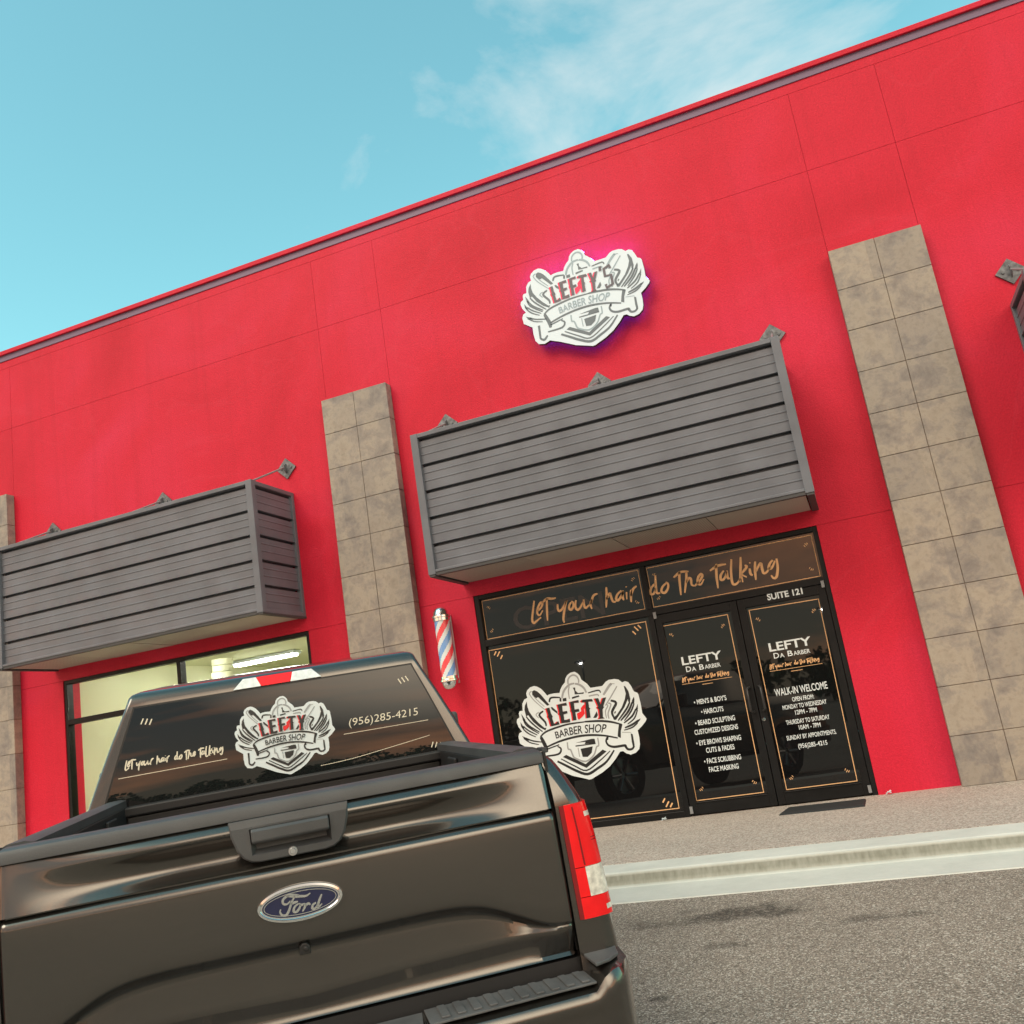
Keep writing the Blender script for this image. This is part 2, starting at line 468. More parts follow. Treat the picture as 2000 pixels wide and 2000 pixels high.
# ------------------------------------------------------------------ mesh helpers
class MB:
    def __init__(s):
        s.v = []
        s.f = []
        s.mi = []
        s.cur = 0

    def add(s, vs, fs):
        o = len(s.v)
        s.v += [tuple(v) for v in vs]
        for f in fs:
            s.f.append(tuple(i + o for i in f))
            s.mi.append(s.cur)
        return s

    def box(s, x0, x1, y0, y1, z0, z1):
        return s.add([(x0, y0, z0), (x1, y0, z0), (x1, y1, z0), (x0, y1, z0), (x0, y0, z1), (x1, y0, z1), (x1, y1, z1), (x0, y1, z1)],
                     [(0, 3, 2, 1), (4, 5, 6, 7), (0, 1, 5, 4), (1, 2, 6, 5), (2, 3, 7, 6), (3, 0, 4, 7)])

    def prism(s, poly, a, b, axis='y'):
        """poly in the two other axes, extruded from a to b"""
        def P(p, t):
            return {'y': (p[0], t, p[1]), 'x': (t, p[0], p[1]), 'z': (p[0], p[1], t)}[axis]
        n = len(poly)
        vs = [P(p, a) for p in poly] + [P(p, b) for p in poly]
        fs = [tuple(range(n)), tuple(range(2 * n - 1, n - 1, -1))]
        fs += [(i, i + n, (i + 1) % n + n, (i + 1) % n) for i in range(n)]
        return s.add(vs, fs)

    def grid(s, rows, closed=False):
        n = len(rows[0])
        vs = [p for r in rows for p in r]
        fs = []
        for j in range(len(rows) - 1):
            for i in range(n if closed else n - 1):
                k = (i + 1) % n
                fs.append((j * n + i, j * n + k, (j + 1) * n + k, (j + 1) * n + i))
        return s.add(vs, fs)

    def tube(s, pts, r, seg=8, caps=True):
        pts = [Vector(p) for p in pts]
        rows = []
        prev = None
        for i, p in enumerate(pts):
            d = (pts[min(i + 1, len(pts) - 1)] - pts[max(i - 1, 0)]).normalized()
            a = d.cross(Vector((0, 0, 1)) if abs(d.z) < 0.9 else Vector((1, 0, 0))).normalized() if prev is None else (prev - d * prev.dot(d)).normalized()
            prev = a
            b = d.cross(a)
            rr = r[i] if isinstance(r, (list, tuple)) else r
            rows.append([p + (a * math.cos(2 * math.pi * k / seg) + b * math.sin(2 * math.pi * k / seg)) * rr for k in range(seg)])
        o = len(s.v)
        s.grid(rows, True)
        if caps:
            s.f.append(tuple(o + k for k in range(seg)))
            s.f.append(tuple(o + (len(rows) - 1) * seg + k for k in reversed(range(seg))))
            s.mi += [s.cur, s.cur]
        return s

    def lathe(s, prof, seg=32, axis='z', c=(0, 0, 0)):
        rows = []
        for r, h in prof:
            row = []
            for k in range(seg):
                a = 2 * math.pi * k / seg
                p = (r * math.cos(a), r * math.sin(a), h)
                if axis == 'x':
                    p = (h, r * math.cos(a), r * math.sin(a))
                if axis == 'y':
                    p = (r * math.cos(a), h, r * math.sin(a))
                row.append((p[0] + c[0], p[1] + c[1], p[2] + c[2]))
            rows.append(row)
        return s.grid(rows, True)

    def poly(s, pts):
        return s.add(pts, [tuple(range(len(pts)))])

    def build(s, name, mats, parent=None, smooth=False, bevel=0, recalc=True, sharp=35):
        me = bpy.data.meshes.new(name)
        me.from_pydata(s.v, [], s.f)
        mats = mats if isinstance(mats, (list, tuple)) else [mats]
        for q in mats:
            me.materials.append(q)
        me.polygons.foreach_set('material_index', s.mi)
        if recalc:
            bm = bmesh.new()
            bm.from_mesh(me)
            bmesh.ops.recalc_face_normals(bm, faces=bm.faces)
            bm.to_mesh(me)
            bm.free()
        if smooth:
            me.polygons.foreach_set('use_smooth', [True] * len(me.polygons))
            me.set_sharp_from_angle(angle=R(sharp))
        o = bpy.data.objects.new(name, me)
        col.objects.link(o)
        if parent:
            o.parent = parent
        if bevel:
            b = o.modifiers.new('bevel', 'BEVEL')
            b.width = bevel
            b.segments = 2
            b.limit_method = 'ANGLE'
            b.angle_limit = R(50)
            b.harden_normals = False
        return o


def empty(name, loc=(0, 0, 0), label=None, cat=None, group=None):
    o = bpy.data.objects.new(name, None)
    col.objects.link(o)
    o.location = loc
    o.empty_display_size = 0.2
    if label:
        tag(o, label, cat, group)
    return o


def tag(o, label, cat, group=None):
    o['label'] = label
    o['category'] = cat
    if group:
        o['group'] = group
    return o


def struct(o, kind='structure'):
    o['kind'] = kind
    return o


def plane_map(fn, pts):
    return [fn(u, v) for u, v in pts]


def smooth_path(pts, n=4):
    """Catmull-Rom through the points"""
    if len(pts) < 3:
        return list(pts)
    P = [pts[0]] + list(pts) + [pts[-1]]
    out = []
    for i in range(1, len(P) - 2):
        p0, p1, p2, p3 = P[i - 1], P[i], P[i + 1], P[i + 2]
        for k in range(n):
            t = k / n
            out.append(tuple(0.5 * (2 * p1[j] + (p2[j] - p0[j]) * t + (2 * p0[j] - 5 * p1[j] + 4 * p2[j] - p3[j]) * t * t
                                    + (3 * p1[j] - p0[j] - 3 * p2[j] + p3[j]) * t ** 3) for j in (0, 1)))
    out.append(tuple(pts[-1]))
    return out


def stroke2d(mb, pts, w, fn, taper=0.0, smooth=True):
    """flat brush stroke in (u, v), mapped by fn to space"""
    p = smooth_path(pts) if smooth else list(pts)
    n = len(p)
    l, r = [], []
    for i in range(n):
        a, b = p[max(i - 1, 0)], p[min(i + 1, n - 1)]
        dx, dy = b[0] - a[0], b[1] - a[1]
        q = math.hypot(dx, dy) or 1
        t = i / max(1, n - 1)
        ww = w * 0.5 * (1 - taper * abs(2 * t - 0.9) ** 2)
        nx, ny = -dy / q * ww, dx / q * ww
        l.append((p[i][0] + nx, p[i][1] + ny))
        r.append((p[i][0] - nx, p[i][1] - ny))
    vs = [fn(*q) for q in l] + [fn(*q) for q in r]
    mb.add(vs, [(i, i + 1, n + i + 1, n + i) for i in range(n - 1)])


_dg = None


def text2d(body, bold=0.0, shear=0.0):
    """letters of the built-in font as flat 2-D verts and faces, width/height normalised to cap height 1, x starting at 0"""
    cu = bpy.data.curves.new('lettering', 'FONT')
    cu.body = body
    cu.size = 1.0
    cu.offset = bold
    cu.shear = shear
    cu.resolution_u = 3
    o = bpy.data.objects.new('lettering', cu)
    col.objects.link(o)
    dg = bpy.context.evaluated_depsgraph_get()
    me = o.evaluated_get(dg).to_mesh()
    vs = [(v.co.x, v.co.y) for v in me.vertices]
    fs = [tuple(p.vertices) for p in me.polygons]
    o.evaluated_get(dg).to_mesh_clear()
    bpy.data.objects.remove(o)
    bpy.data.curves.remove(cu)
    x0 = min(v[0] for v in vs)
    x1 = max(v[0] for v in vs)
    cap = 0.729
    return [((v[0] - x0) / (x1 - x0), v[1] / cap) for v in vs], fs


def text_in(mb, body, x0, x1, z0, h, fn, bold=0.0, shear=0.0, tilt=0.0):
    """set a line of text between x0 and x1 with its baseline at z0 and cap height h"""
    vs, fs = text2d(body, bold, shear)
    mb.add([fn(x0 + v[0] * (x1 - x0), z0 + v[1] * h + tilt * v[0]) for v in vs], fs)


def offset_poly(poly, d):
    n = len(poly)
    area = sum(poly[i][0] * poly[(i + 1) % n][1] - poly[(i + 1) % n][0] * poly[i][1] for i in range(n))
    s = 1 if area > 0 else -1
    out = []
    for i in range(n):
        a, b, c = poly[i - 1], poly[i], poly[(i + 1) % n]
        d1 = Vector((b[0] - a[0], b[1] - a[1])).normalized()
        d2 = Vector((c[0] - b[0], c[1] - b[1])).normalized()
        nn = Vector((d1.y + d2.y, -d1.x - d2.x))
        if nn.length < 1e-6:
            nn = Vector((d1.y, -d1.x))
        nn.normalize()
        out.append((b[0] + nn.x * d * s, b[1] + nn.y * d * s))
    return out


OUT=[[0.019,0.396],[-0.014,0.394],[-0.043,0.379],[-0.061,0.357],[-0.068,0.33],[-0.094,0.309],[-0.114,0.281],[-0.124,0.258],[-0.168,0.262],[-0.207,0.26],[-0.226,0.254],[-0.243,0.282],[-0.265,0.311],[-0.292,0.332],[-0.317,0.342],[-0.352,0.336],[-0.379,0.317],[-0.391,0.294],[-0.387,0.262],[-0.414,0.252],[-0.434,0.224],[-0.44,0.172],[-0.465,0.171],[-0.474,0.157],[-0.474,0.126],[-0.495,0.115],[-0.502,0.094],[-0.493,0.056],[-0.47,0.017],[-0.494,0.009],[-0.506,-0.017],[-0.502,-0.068],[-0.438,-0.117],[-0.44,-0.17],[-0.433,-0.23],[-0.411,-0.263],[-0.365,-0.274],[-0.32,-0.259],[-0.249,-0.29],[-0.128,-0.355],[-0.031,-0.388],[-0.005,-0.398],[0.014,-0.397],[0.106,-0.36],[0.167,-0.325],[0.221,-0.278],[0.264,-0.231],[0.287,-0.231],[0.307,-0.249],[0.339,-0.263],[0.378,-0.255],[0.409,-0.231],[0.42,-0.2],[0.424,-0.15],[0.422,-0.103],[0.42,-0.101],[0.461,-0.072],[0.493,-0.043],[0.502,-0.027],[0.491,-0.005],[0.478,0.017],[0.479,0.086],[0.474,0.156],[0.467,0.169],[0.445,0.181],[0.432,0.221],[0.416,0.253],[0.394,0.265],[0.369,0.26],[0.346,0.284],[0.317,0.293],[0.271,0.294],[0.248,0.285],[0.215,0.258],[0.174,0.257],[0.122,0.258],[0.102,0.291],[0.081,0.312],[0.062,0.33],[0.055,0.361],[0.04,0.381]]
BLK=[[[-0.34,0.303],[-0.322,0.311],[-0.298,0.296],[-0.277,0.273],[-0.219,0.183],[-0.238,0.179],[-0.299,0.254],[-0.315,0.248],[-0.328,0.259],[-0.343,0.281]],[[-0.395,0.235],[-0.416,0.207],[-0.424,0.175],[-0.419,0.124],[-0.401,0.132],[-0.371,0.078],[-0.325,0.029],[-0.282,-0.0],[-0.271,0.019],[-0.285,0.018],[-0.325,0.06],[-0.365,0.113],[-0.39,0.159],[-0.397,0.199]],[[-0.455,0.149],[-0.451,0.114],[-0.437,0.082],[-0.428,0.097],[-0.444,0.13]],[[-0.473,0.09],[-0.472,0.07],[-0.459,0.04],[-0.447,0.038],[-0.46,0.068]],[[-0.477,-0.014],[-0.458,-0.043],[-0.422,-0.06],[-0.441,-0.034]],[[-0.108,0.214],[-0.078,0.215],[-0.079,0.19],[-0.109,0.192]],[[-0.131,0.22],[-0.116,0.22],[-0.121,0.191],[-0.135,0.196]],[[-0.212,0.163],[-0.2,0.164],[-0.165,0.125],[-0.165,0.106],[-0.204,0.142]],[[-0.014,0.28],[0.004,0.28],[0.003,0.255],[0.02,0.235],[0.066,0.234],[0.062,0.223],[-0.008,0.229],[-0.006,0.253]],[[-0.033,0.213],[0.023,0.218],[0.027,0.207],[-0.034,0.199]],[[0.104,0.037],[0.14,0.082],[0.144,0.052],[0.128,0.034]],[[0.29,-0.036],[0.316,-0.043],[0.296,-0.086],[0.287,-0.136],[0.265,-0.122],[0.275,-0.083]],[[0.376,0.231],[0.386,0.23],[0.405,0.19],[0.409,0.131],[0.398,0.098],[0.389,0.117],[0.391,0.134],[0.354,0.079],[0.308,0.031],[0.275,-0.002],[0.259,0.0],[0.254,0.015],[0.284,0.031],[0.332,0.079],[0.367,0.135],[0.382,0.176]],[[0.438,0.144],[0.418,0.118],[0.417,0.093],[0.433,0.099],[0.439,0.124]],[[0.458,0.089],[0.437,0.058],[0.439,0.037],[0.451,0.05]],[[0.459,-0.018],[0.43,-0.028],[0.433,-0.045],[0.451,-0.031]],[[0.269,0.048],[0.277,0.061],[0.286,0.057],[0.274,0.042]],[[-0.179,-0.212],[-0.151,-0.199],[-0.012,-0.285],[0.135,-0.199],[0.163,-0.216],[-0.01,-0.313]],[[-0.032,-0.171],[0.064,-0.166],[0.048,-0.211],[0.012,-0.236],[-0.026,-0.231]],[[-0.063,-0.123],[0.066,-0.111],[0.088,-0.114],[0.09,-0.148],[0.005,-0.141],[0.016,-0.126]],[[0.366,-0.113],[0.38,-0.122],[0.38,-0.202],[0.366,-0.218],[0.363,-0.174]],[[0.182,-0.113],[0.197,-0.115],[0.19,-0.136],[0.174,-0.137]]]
STR=[[[[-0.419,0.124],[-0.391,0.081],[-0.353,0.039],[-0.307,-0.006]],0.007],[[[-0.435,0.093],[-0.403,0.049],[-0.331,-0.006]],0.007],[[[-0.447,0.108],[-0.431,0.064],[-0.392,0.025],[-0.338,-0.016]],0.006],[[[-0.453,0.056],[-0.417,0.018],[-0.352,-0.025]],0.006],[[[-0.47,0.064],[-0.449,0.025],[-0.415,-0.008],[-0.366,-0.037]],0.006],[[[-0.449,-0.033],[-0.399,-0.061],[-0.318,-0.083]],0.006],[[[-0.465,-0.035],[-0.417,-0.073],[-0.351,-0.096]],0.005],[[[-0.275,0.144],[-0.312,0.119],[-0.274,0.061],[-0.271,0.03]],0.009],[[[-0.217,0.203],[-0.197,0.233],[-0.124,0.224]],0.008],[[[-0.331,-0.042],[-0.284,-0.012],[-0.194,0.008],[-0.088,0.02],[0.037,0.018]],0.008],[[[0.035,0.019],[0.142,0.009],[0.231,-0.01],[0.313,-0.042]],0.009],[[[-0.29,-0.122],[-0.183,-0.095],[-0.059,-0.08],[0.052,-0.082],[0.167,-0.102],[0.264,-0.133]],0.009],[[[-0.327,-0.043],[-0.301,-0.117],[-0.297,-0.16]],0.016],[[[0.4,0.11],[0.366,0.063],[0.289,-0.01]],0.008],[[[0.419,0.107],[0.378,0.046],[0.309,-0.013]],0.009],[[[0.431,0.096],[0.398,0.043],[0.336,-0.017]],0.007],[[[0.438,0.055],[0.398,0.006],[0.33,-0.033]],0.008],[[[0.447,0.045],[0.413,-0.011],[0.355,-0.045]],0.006],[[[0.439,-0.029],[0.39,-0.053],[0.33,-0.068]],0.009],[[[0.433,-0.045],[0.386,-0.073],[0.321,-0.084]],0.006],[[[0.259,0.143],[0.297,0.119],[0.255,0.059],[0.263,0.014]],0.011],[[[0.097,0.224],[0.179,0.231],[0.193,0.209]],0.006],[[[-0.195,-0.223],[-0.099,-0.287],[-0.013,-0.331],[0.098,-0.276],[0.19,-0.216]],0.006],[[[-0.226,-0.237],[-0.168,-0.274],[-0.09,-0.324],[-0.01,-0.358],[0.074,-0.327],[0.151,-0.287],[0.221,-0.215]],0.011],[[[-0.067,-0.146],[0.09,-0.149]],0.007],[[[0.376,-0.205],[0.357,-0.224],[0.327,-0.223],[0.312,-0.203],[0.306,-0.192],[0.229,-0.192],[0.186,-0.175],[0.172,-0.144],[0.185,-0.117]],0.01],[[[-0.386,-0.118],[-0.39,-0.226]],0.014],[[[-0.39,-0.226],[-0.361,-0.241],[-0.331,-0.214]],0.01],[[[-0.323,-0.188],[-0.21,-0.186],[-0.183,-0.151],[-0.207,-0.129]],0.008],[[[-0.294,-0.139],[-0.192,-0.119]],0.008]]
GRY=[[[[-0.344,0.306],[-0.362,0.295],[-0.361,0.278],[-0.333,0.231],[-0.259,0.15]],0.006],[[[-0.343,0.281],[-0.314,0.237],[-0.261,0.176]],0.005],[[[-0.312,0.141],[-0.338,0.126],[-0.319,0.098]],0.006],[[[-0.046,0.313],[-0.041,0.345],[-0.019,0.367],[0.009,0.372],[0.032,0.356],[0.041,0.329],[0.036,0.308]],0.009],[[[-0.11,0.219],[-0.094,0.259],[-0.065,0.29],[-0.032,0.308],[0.004,0.31]],0.012],[[[0.008,0.307],[0.04,0.295],[0.07,0.266],[0.085,0.228]],0.012],[[[-0.04,0.295],[-0.053,0.258],[-0.054,0.202]],0.007],[[[0.237,0.126],[0.256,0.114],[0.224,0.055],[0.223,0.014]],0.008],[[[0.224,0.119],[0.23,0.106],[0.206,0.072],[0.205,0.02]],0.007],[[[0.325,0.238],[0.263,0.166],[0.213,0.112]],0.007],[[[0.287,0.264],[0.262,0.245],[0.212,0.191]],0.014],[[[0.277,0.263],[0.311,0.259]],0.005],[[[0.099,0.2],[0.164,0.201],[0.174,0.188]],0.008],[[[-0.126,-0.11],[-0.128,-0.158],[-0.11,-0.168],[-0.098,-0.214],[-0.082,-0.234],[-0.009,-0.266],[0.06,-0.231],[0.093,-0.174],[0.111,-0.165],[0.113,-0.11]],0.009],[[[-0.05,-0.161],[-0.049,-0.227]],0.006],[[[0.304,-0.097],[0.371,-0.107]],0.004]]
LET=[[[-0.248,0.16],[-0.222,0.163],[-0.217,0.116],[-0.207,0.094],[-0.214,0.082],[-0.206,0.043],[-0.195,0.038],[-0.17,0.054],[-0.162,0.028],[-0.231,0.023],[-0.238,0.078],[-0.246,0.096],[-0.241,0.109]],[[-0.155,0.175],[-0.083,0.179],[-0.082,0.157],[-0.12,0.161],[-0.122,0.117],[-0.089,0.118],[-0.086,0.1],[-0.119,0.096],[-0.121,0.055],[-0.094,0.054],[-0.076,0.059],[-0.077,0.032],[-0.148,0.034],[-0.148,0.092],[-0.156,0.104],[-0.15,0.115]],[[-0.055,0.18],[0.014,0.184],[0.015,0.164],[-0.024,0.168],[-0.027,0.118],[0.005,0.12],[0.008,0.099],[-0.025,0.099],[-0.026,0.041],[-0.053,0.04],[-0.051,0.097],[-0.057,0.115],[-0.053,0.122]],[[0.034,0.171],[0.048,0.181],[0.119,0.176],[0.125,0.157],[0.088,0.16],[0.087,0.116],[0.095,0.109],[0.087,0.099],[0.086,0.043],[0.055,0.042],[0.06,0.105],[0.059,0.115],[0.066,0.158],[0.042,0.161]],[[0.141,0.176],[0.169,0.174],[0.179,0.126],[0.202,0.169],[0.23,0.171],[0.197,0.111],[0.202,0.102],[0.187,0.089],[0.18,0.032],[0.194,0.021],[0.145,0.023],[0.156,0.036],[0.16,0.091],[0.147,0.107],[0.158,0.114]]]
RED=[[0.051,0.145],[0.022,0.123],[0.021,0.099],[-0.015,0.087],[-0.015,0.052],[-0.008,0.039],[0.027,0.06],[0.046,0.078],[0.045,0.108],[0.056,0.136]]
BSP=[[-0.208,-0.071],[-0.213,-0.02],[-0.044,-0.061],[-0.041,0.0],[0.175,-0.08],[0.203,-0.021]]
HW=[[[-1.098,2.532],[-1.135,2.412],[-1.158,2.321],[-1.144,2.283],[-1.112,2.297],[-1.048,2.332]],[[-1.077,2.409],[-1.03,2.44],[-1.006,2.483],[-1.029,2.495],[-1.066,2.447],[-1.085,2.387],[-1.06,2.358],[-1.015,2.405]],[[-0.943,2.534],[-0.962,2.419],[-0.978,2.28]],[[-1.004,2.491],[-0.948,2.527],[-0.892,2.517],[-0.838,2.514]],[[-0.83,2.442],[-0.835,2.387],[-0.819,2.361],[-0.773,2.391],[-0.718,2.468]],[[-0.718,2.468],[-0.762,2.358],[-0.79,2.269],[-0.786,2.221]],[[-0.667,2.434],[-0.692,2.408],[-0.703,2.37],[-0.682,2.351],[-0.651,2.384],[-0.647,2.43],[-0.666,2.442]],[[-0.608,2.447],[-0.628,2.38],[-0.611,2.337],[-0.575,2.354],[-0.523,2.422]],[[-0.52,2.438],[-0.525,2.36],[-0.505,2.341],[-0.459,2.371]],[[-0.426,2.42],[-0.451,2.37],[-0.445,2.314]],[[-0.447,2.369],[-0.404,2.454],[-0.349,2.471]],[[-0.239,2.524],[-0.25,2.44],[-0.28,2.299]],[[-0.26,2.388],[-0.213,2.449],[-0.204,2.408],[-0.191,2.351],[-0.16,2.345]],[[-0.077,2.453],[-0.131,2.417],[-0.152,2.367],[-0.127,2.355],[-0.067,2.42],[-0.062,2.45]],[[-0.063,2.443],[-0.076,2.376],[-0.066,2.343]],[[-0.023,2.427],[-0.034,2.345]],[[-0.017,2.489],[-0.015,2.476]],[[0.031,2.44],[0.018,2.373],[0.009,2.305]],[[0.018,2.373],[0.055,2.443],[0.102,2.468]],[[0.305,2.455],[0.254,2.414],[0.239,2.357],[0.273,2.351],[0.304,2.404]],[[0.327,2.545],[0.311,2.437],[0.307,2.352],[0.344,2.345]],[[0.431,2.439],[0.382,2.406],[0.36,2.359],[0.394,2.336],[0.436,2.378],[0.446,2.427],[0.424,2.449]],[[0.594,2.534],[0.578,2.452],[0.561,2.278]],[[0.52,2.481],[0.6,2.524],[0.691,2.514]],[[0.667,2.519],[0.651,2.438],[0.606,2.294]],[[0.643,2.397],[0.677,2.441],[0.699,2.428],[0.696,2.369],[0.725,2.347]],[[0.725,2.347],[0.783,2.386],[0.826,2.436],[0.814,2.46],[0.779,2.429],[0.764,2.373],[0.793,2.35],[0.836,2.401]],[[0.996,2.537],[0.975,2.415],[0.964,2.275]],[[0.917,2.477],[1.007,2.513],[1.098,2.512]],[[1.06,2.448],[1.019,2.406],[1.013,2.357],[1.052,2.366],[1.09,2.434]],[[1.092,2.442],[1.085,2.368],[1.107,2.355]],[[1.163,2.553],[1.133,2.425],[1.122,2.31],[1.141,2.282],[1.175,2.292],[1.216,2.333]],[[1.262,2.557],[1.237,2.437],[1.2,2.295]],[[1.234,2.38],[1.303,2.44],[1.283,2.461]],[[1.232,2.372],[1.281,2.333]],[[1.23,2.364],[1.231,2.289]],[[1.33,2.418],[1.327,2.361],[1.347,2.34]],[[1.341,2.482],[1.344,2.469]],[[1.399,2.479],[1.378,2.375],[1.367,2.286]],[[1.386,2.374],[1.45,2.452],[1.454,2.393],[1.459,2.342],[1.491,2.344],[1.541,2.392]],[[1.579,2.458],[1.54,2.425],[1.522,2.379],[1.555,2.381],[1.6,2.446]],[[1.62,2.466],[1.612,2.369],[1.58,2.277],[1.547,2.271],[1.53,2.303]]]
NL=19
FD=[[[-0.001,0.019],[-0.021,0.025],[-0.035,0.023],[-0.046,0.015],[-0.045,0.005],[-0.035,0.003],[-0.026,0.01]],[[-0.035,0.024],[-0.013,0.018],[0.003,0.016],[0.017,0.014],[0.03,0.019]],[[-0.013,0.019],[-0.023,0.005],[-0.033,-0.015],[-0.042,-0.025],[-0.052,-0.023],[-0.057,-0.014],[-0.054,-0.007]],[[-0.027,0.001],[-0.015,0.003],[-0.006,0.004]],[[-0.005,-0.002],[-0.016,-0.008],[-0.021,-0.019],[-0.013,-0.022],[-0.004,-0.014],[-0.001,-0.005],[-0.005,-0.002]],[[-0.003,-0.005],[0.003,-0.007],[0.011,-0.005]],[[0.009,-0.005],[0.012,-0.011],[0.003,-0.025]],[[0.011,-0.012],[0.021,-0.007],[0.026,-0.012]],[[0.042,-0.009],[0.033,-0.013],[0.03,-0.022],[0.038,-0.023],[0.048,-0.012]],[[0.06,0.01],[0.05,-0.008],[0.044,-0.023],[0.058,-0.015]]]


def smooth_closed(p, n=3):
    k = len(p)
    out = []
    for i in range(k):
        p0, p1, p2, p3 = p[i - 1], p[i], p[(i + 1) % k], p[(i + 2) % k]
        for q in range(n):
            t = q / n
            out.append(tuple(0.5 * (2 * p1[j] + (p2[j] - p0[j]) * t * 0.8 + (2 * p0[j] - 5 * p1[j] + 4 * p2[j] - p3[j]) * t * t * 1.0
                                    + (3 * p1[j] - p0[j] - 3 * p2[j] + p3[j]) * t ** 3) if False else
                             p1[j] * (1 - t) + p2[j] * t for j in (0, 1)))
    return out


def emblem(parent, put, mats, possessive=False, thick=None):
    """the winged shield emblem; put(u, v, layer) -> point, u and v in units of the emblem's width"""
    white, black, grey, letter, red, pale = mats
    f0 = lambda u, v: put(u, v, 1)
    f1 = lambda u, v: put(u, v, 2)
    f2 = lambda u, v: put(u, v, 3)
    f3 = lambda u, v: put(u, v, 4)
    b = MB()
    b.poly([f0(*p) for p in OUT])
    b.build('emblem_backing', white, parent, recalc=False)
    k = MB()
    for p in BLK:
        k.poly([f1(*q) for q in p])
    for p, w in STR:
        stroke2d(k, p, w * 1.8, f1, 0.35)
    k.build('emblem_linework', black, parent, recalc=False)
    g = MB()
    for p, w in GRY:
        stroke2d(g, p, w * 1.35, f1, 0.2)
    g.build('emblem_shading', grey, parent, recalc=False)
    # letters: a red shadow edge, then the black letters
    sx = 0.80 if possessive else 1.0
    x0 = LET[0][0][0]

    def lm(p, dx=0.0):
        return (x0 + (p[0] - x0) * sx + dx, p[1] + (0.055 * (1 - sx) * 0))
    sh = MB()
    for p in LET:
        sh.poly([f2(*lm(q, -0.010)) for q in p])
    sh.poly([f3(*lm(q)) for q in RED])
    sh.build('red_lettering', red, parent, recalc=False)
    le = MB()
    for p in LET:
        le.poly([f3(*lm(q)) for q in p])
    if possessive:
        e = lm(LET[4][0])
        bx = e[0] + 0.095
        stroke2d(le, [(bx, 0.20), (bx - 0.004, 0.165)], 0.02, f3, 0, False)
        S_ = [(0.085, 0.17), (0.085, 0.195), (0.03, 0.185), (0.03, 0.125), (0.085, 0.115), (0.085, 0.04), (0.025, 0.03), (0.025, 0.06)]
        stroke2d(le, [(bx + p[0] * 0.85, p[1] - 0.015 + p[0] * 0.1) for p in S_], 0.022, f3, 0, False)
    le.build('lettering', letter, parent, recalc=False)
    # BARBER SHOP set along the banner
    tx = MB()
    bl0, tl0, bl1, tl1, bl2, tl2 = BSP
    vs, fs = text2d('BARBER SHOP', 0.012)

    def arc(t, h):
        q = []
        for j in (0, 1):
            a = bl0[j] * (1 - h) + tl0[j] * h
            m_ = bl1[j] * (1 - h) + tl1[j] * h
            c = bl2[j] * (1 - h) + tl2[j] * h
            tm = (bl1[0] - bl0[0]) / (bl2[0] - bl0[0])
            l0 = (t - tm) * (t - 1) / (tm)
            l1 = t * (t - 1) / (tm * (tm - 1))
            l2 = t * (t - tm) / (1 - tm)
            q.append(a * l0 + m_ * l1 + c * l2)
        return q
    tx.add([f2(*arc(v[0], v[1])) for v in vs], fs)
    tx.build('banner_lettering', pale, parent, recalc=False)


# ================================================================== ground, kerb, road
gm = MB()
GS = 0.046


def ground_z(y):
    if y > -3.60:
        return -0.115
    if y > -16:
        return -0.119 + GS * (y + 3.60)
    return -0.119 + GS * (-16 + 3.60)


ys = [-1500, -400, -120, -60, -30, -16, -14, -12, -10, -8, -6, -5, -4.2, -3.60]
xs = [-1500, -300, -80, -30, -12, -6, 0, 6, 12, 30, 80, 300, 1500]
gm.grid([[(x, y, ground_z(y - 1e-4)) for x in xs] for y in ys])
gm.grid([[(x, y, -0.119) for x in xs] for y in (-3.60, -3.0)])
gm.grid([[(x, y, -0.14) for x in xs] for y in (-3.0, 30, 1500)])
road = struct(gm.build('road', M['asphalt'], smooth=False))
wk = MB()
wk.box(-40, 40, -2.64, 0.6, -0.12, 0.0)
# open joint grooves across the walk are cut as gaps between slabs
struct(wk.build('sidewalk', M['walk']))
kb = MB()
prof = [(-2.64, -0.12), (-2.64, -0.002), (-3.03, -0.002), (-3.055, -0.012), (-3.085, -0.09), (-3.11, -0.103), (-3.60, -0.113), (-3.62, -0.135)]
segs = [-43 + 6.0 * i for i in range(15)]
for a, b_ in zip(segs[:-1], segs[1:]):
    kb.prism(prof, a + 0.004, b_ - 0.004, 'x')
struct(kb.build('curb', M['curb'], bevel=0.008))

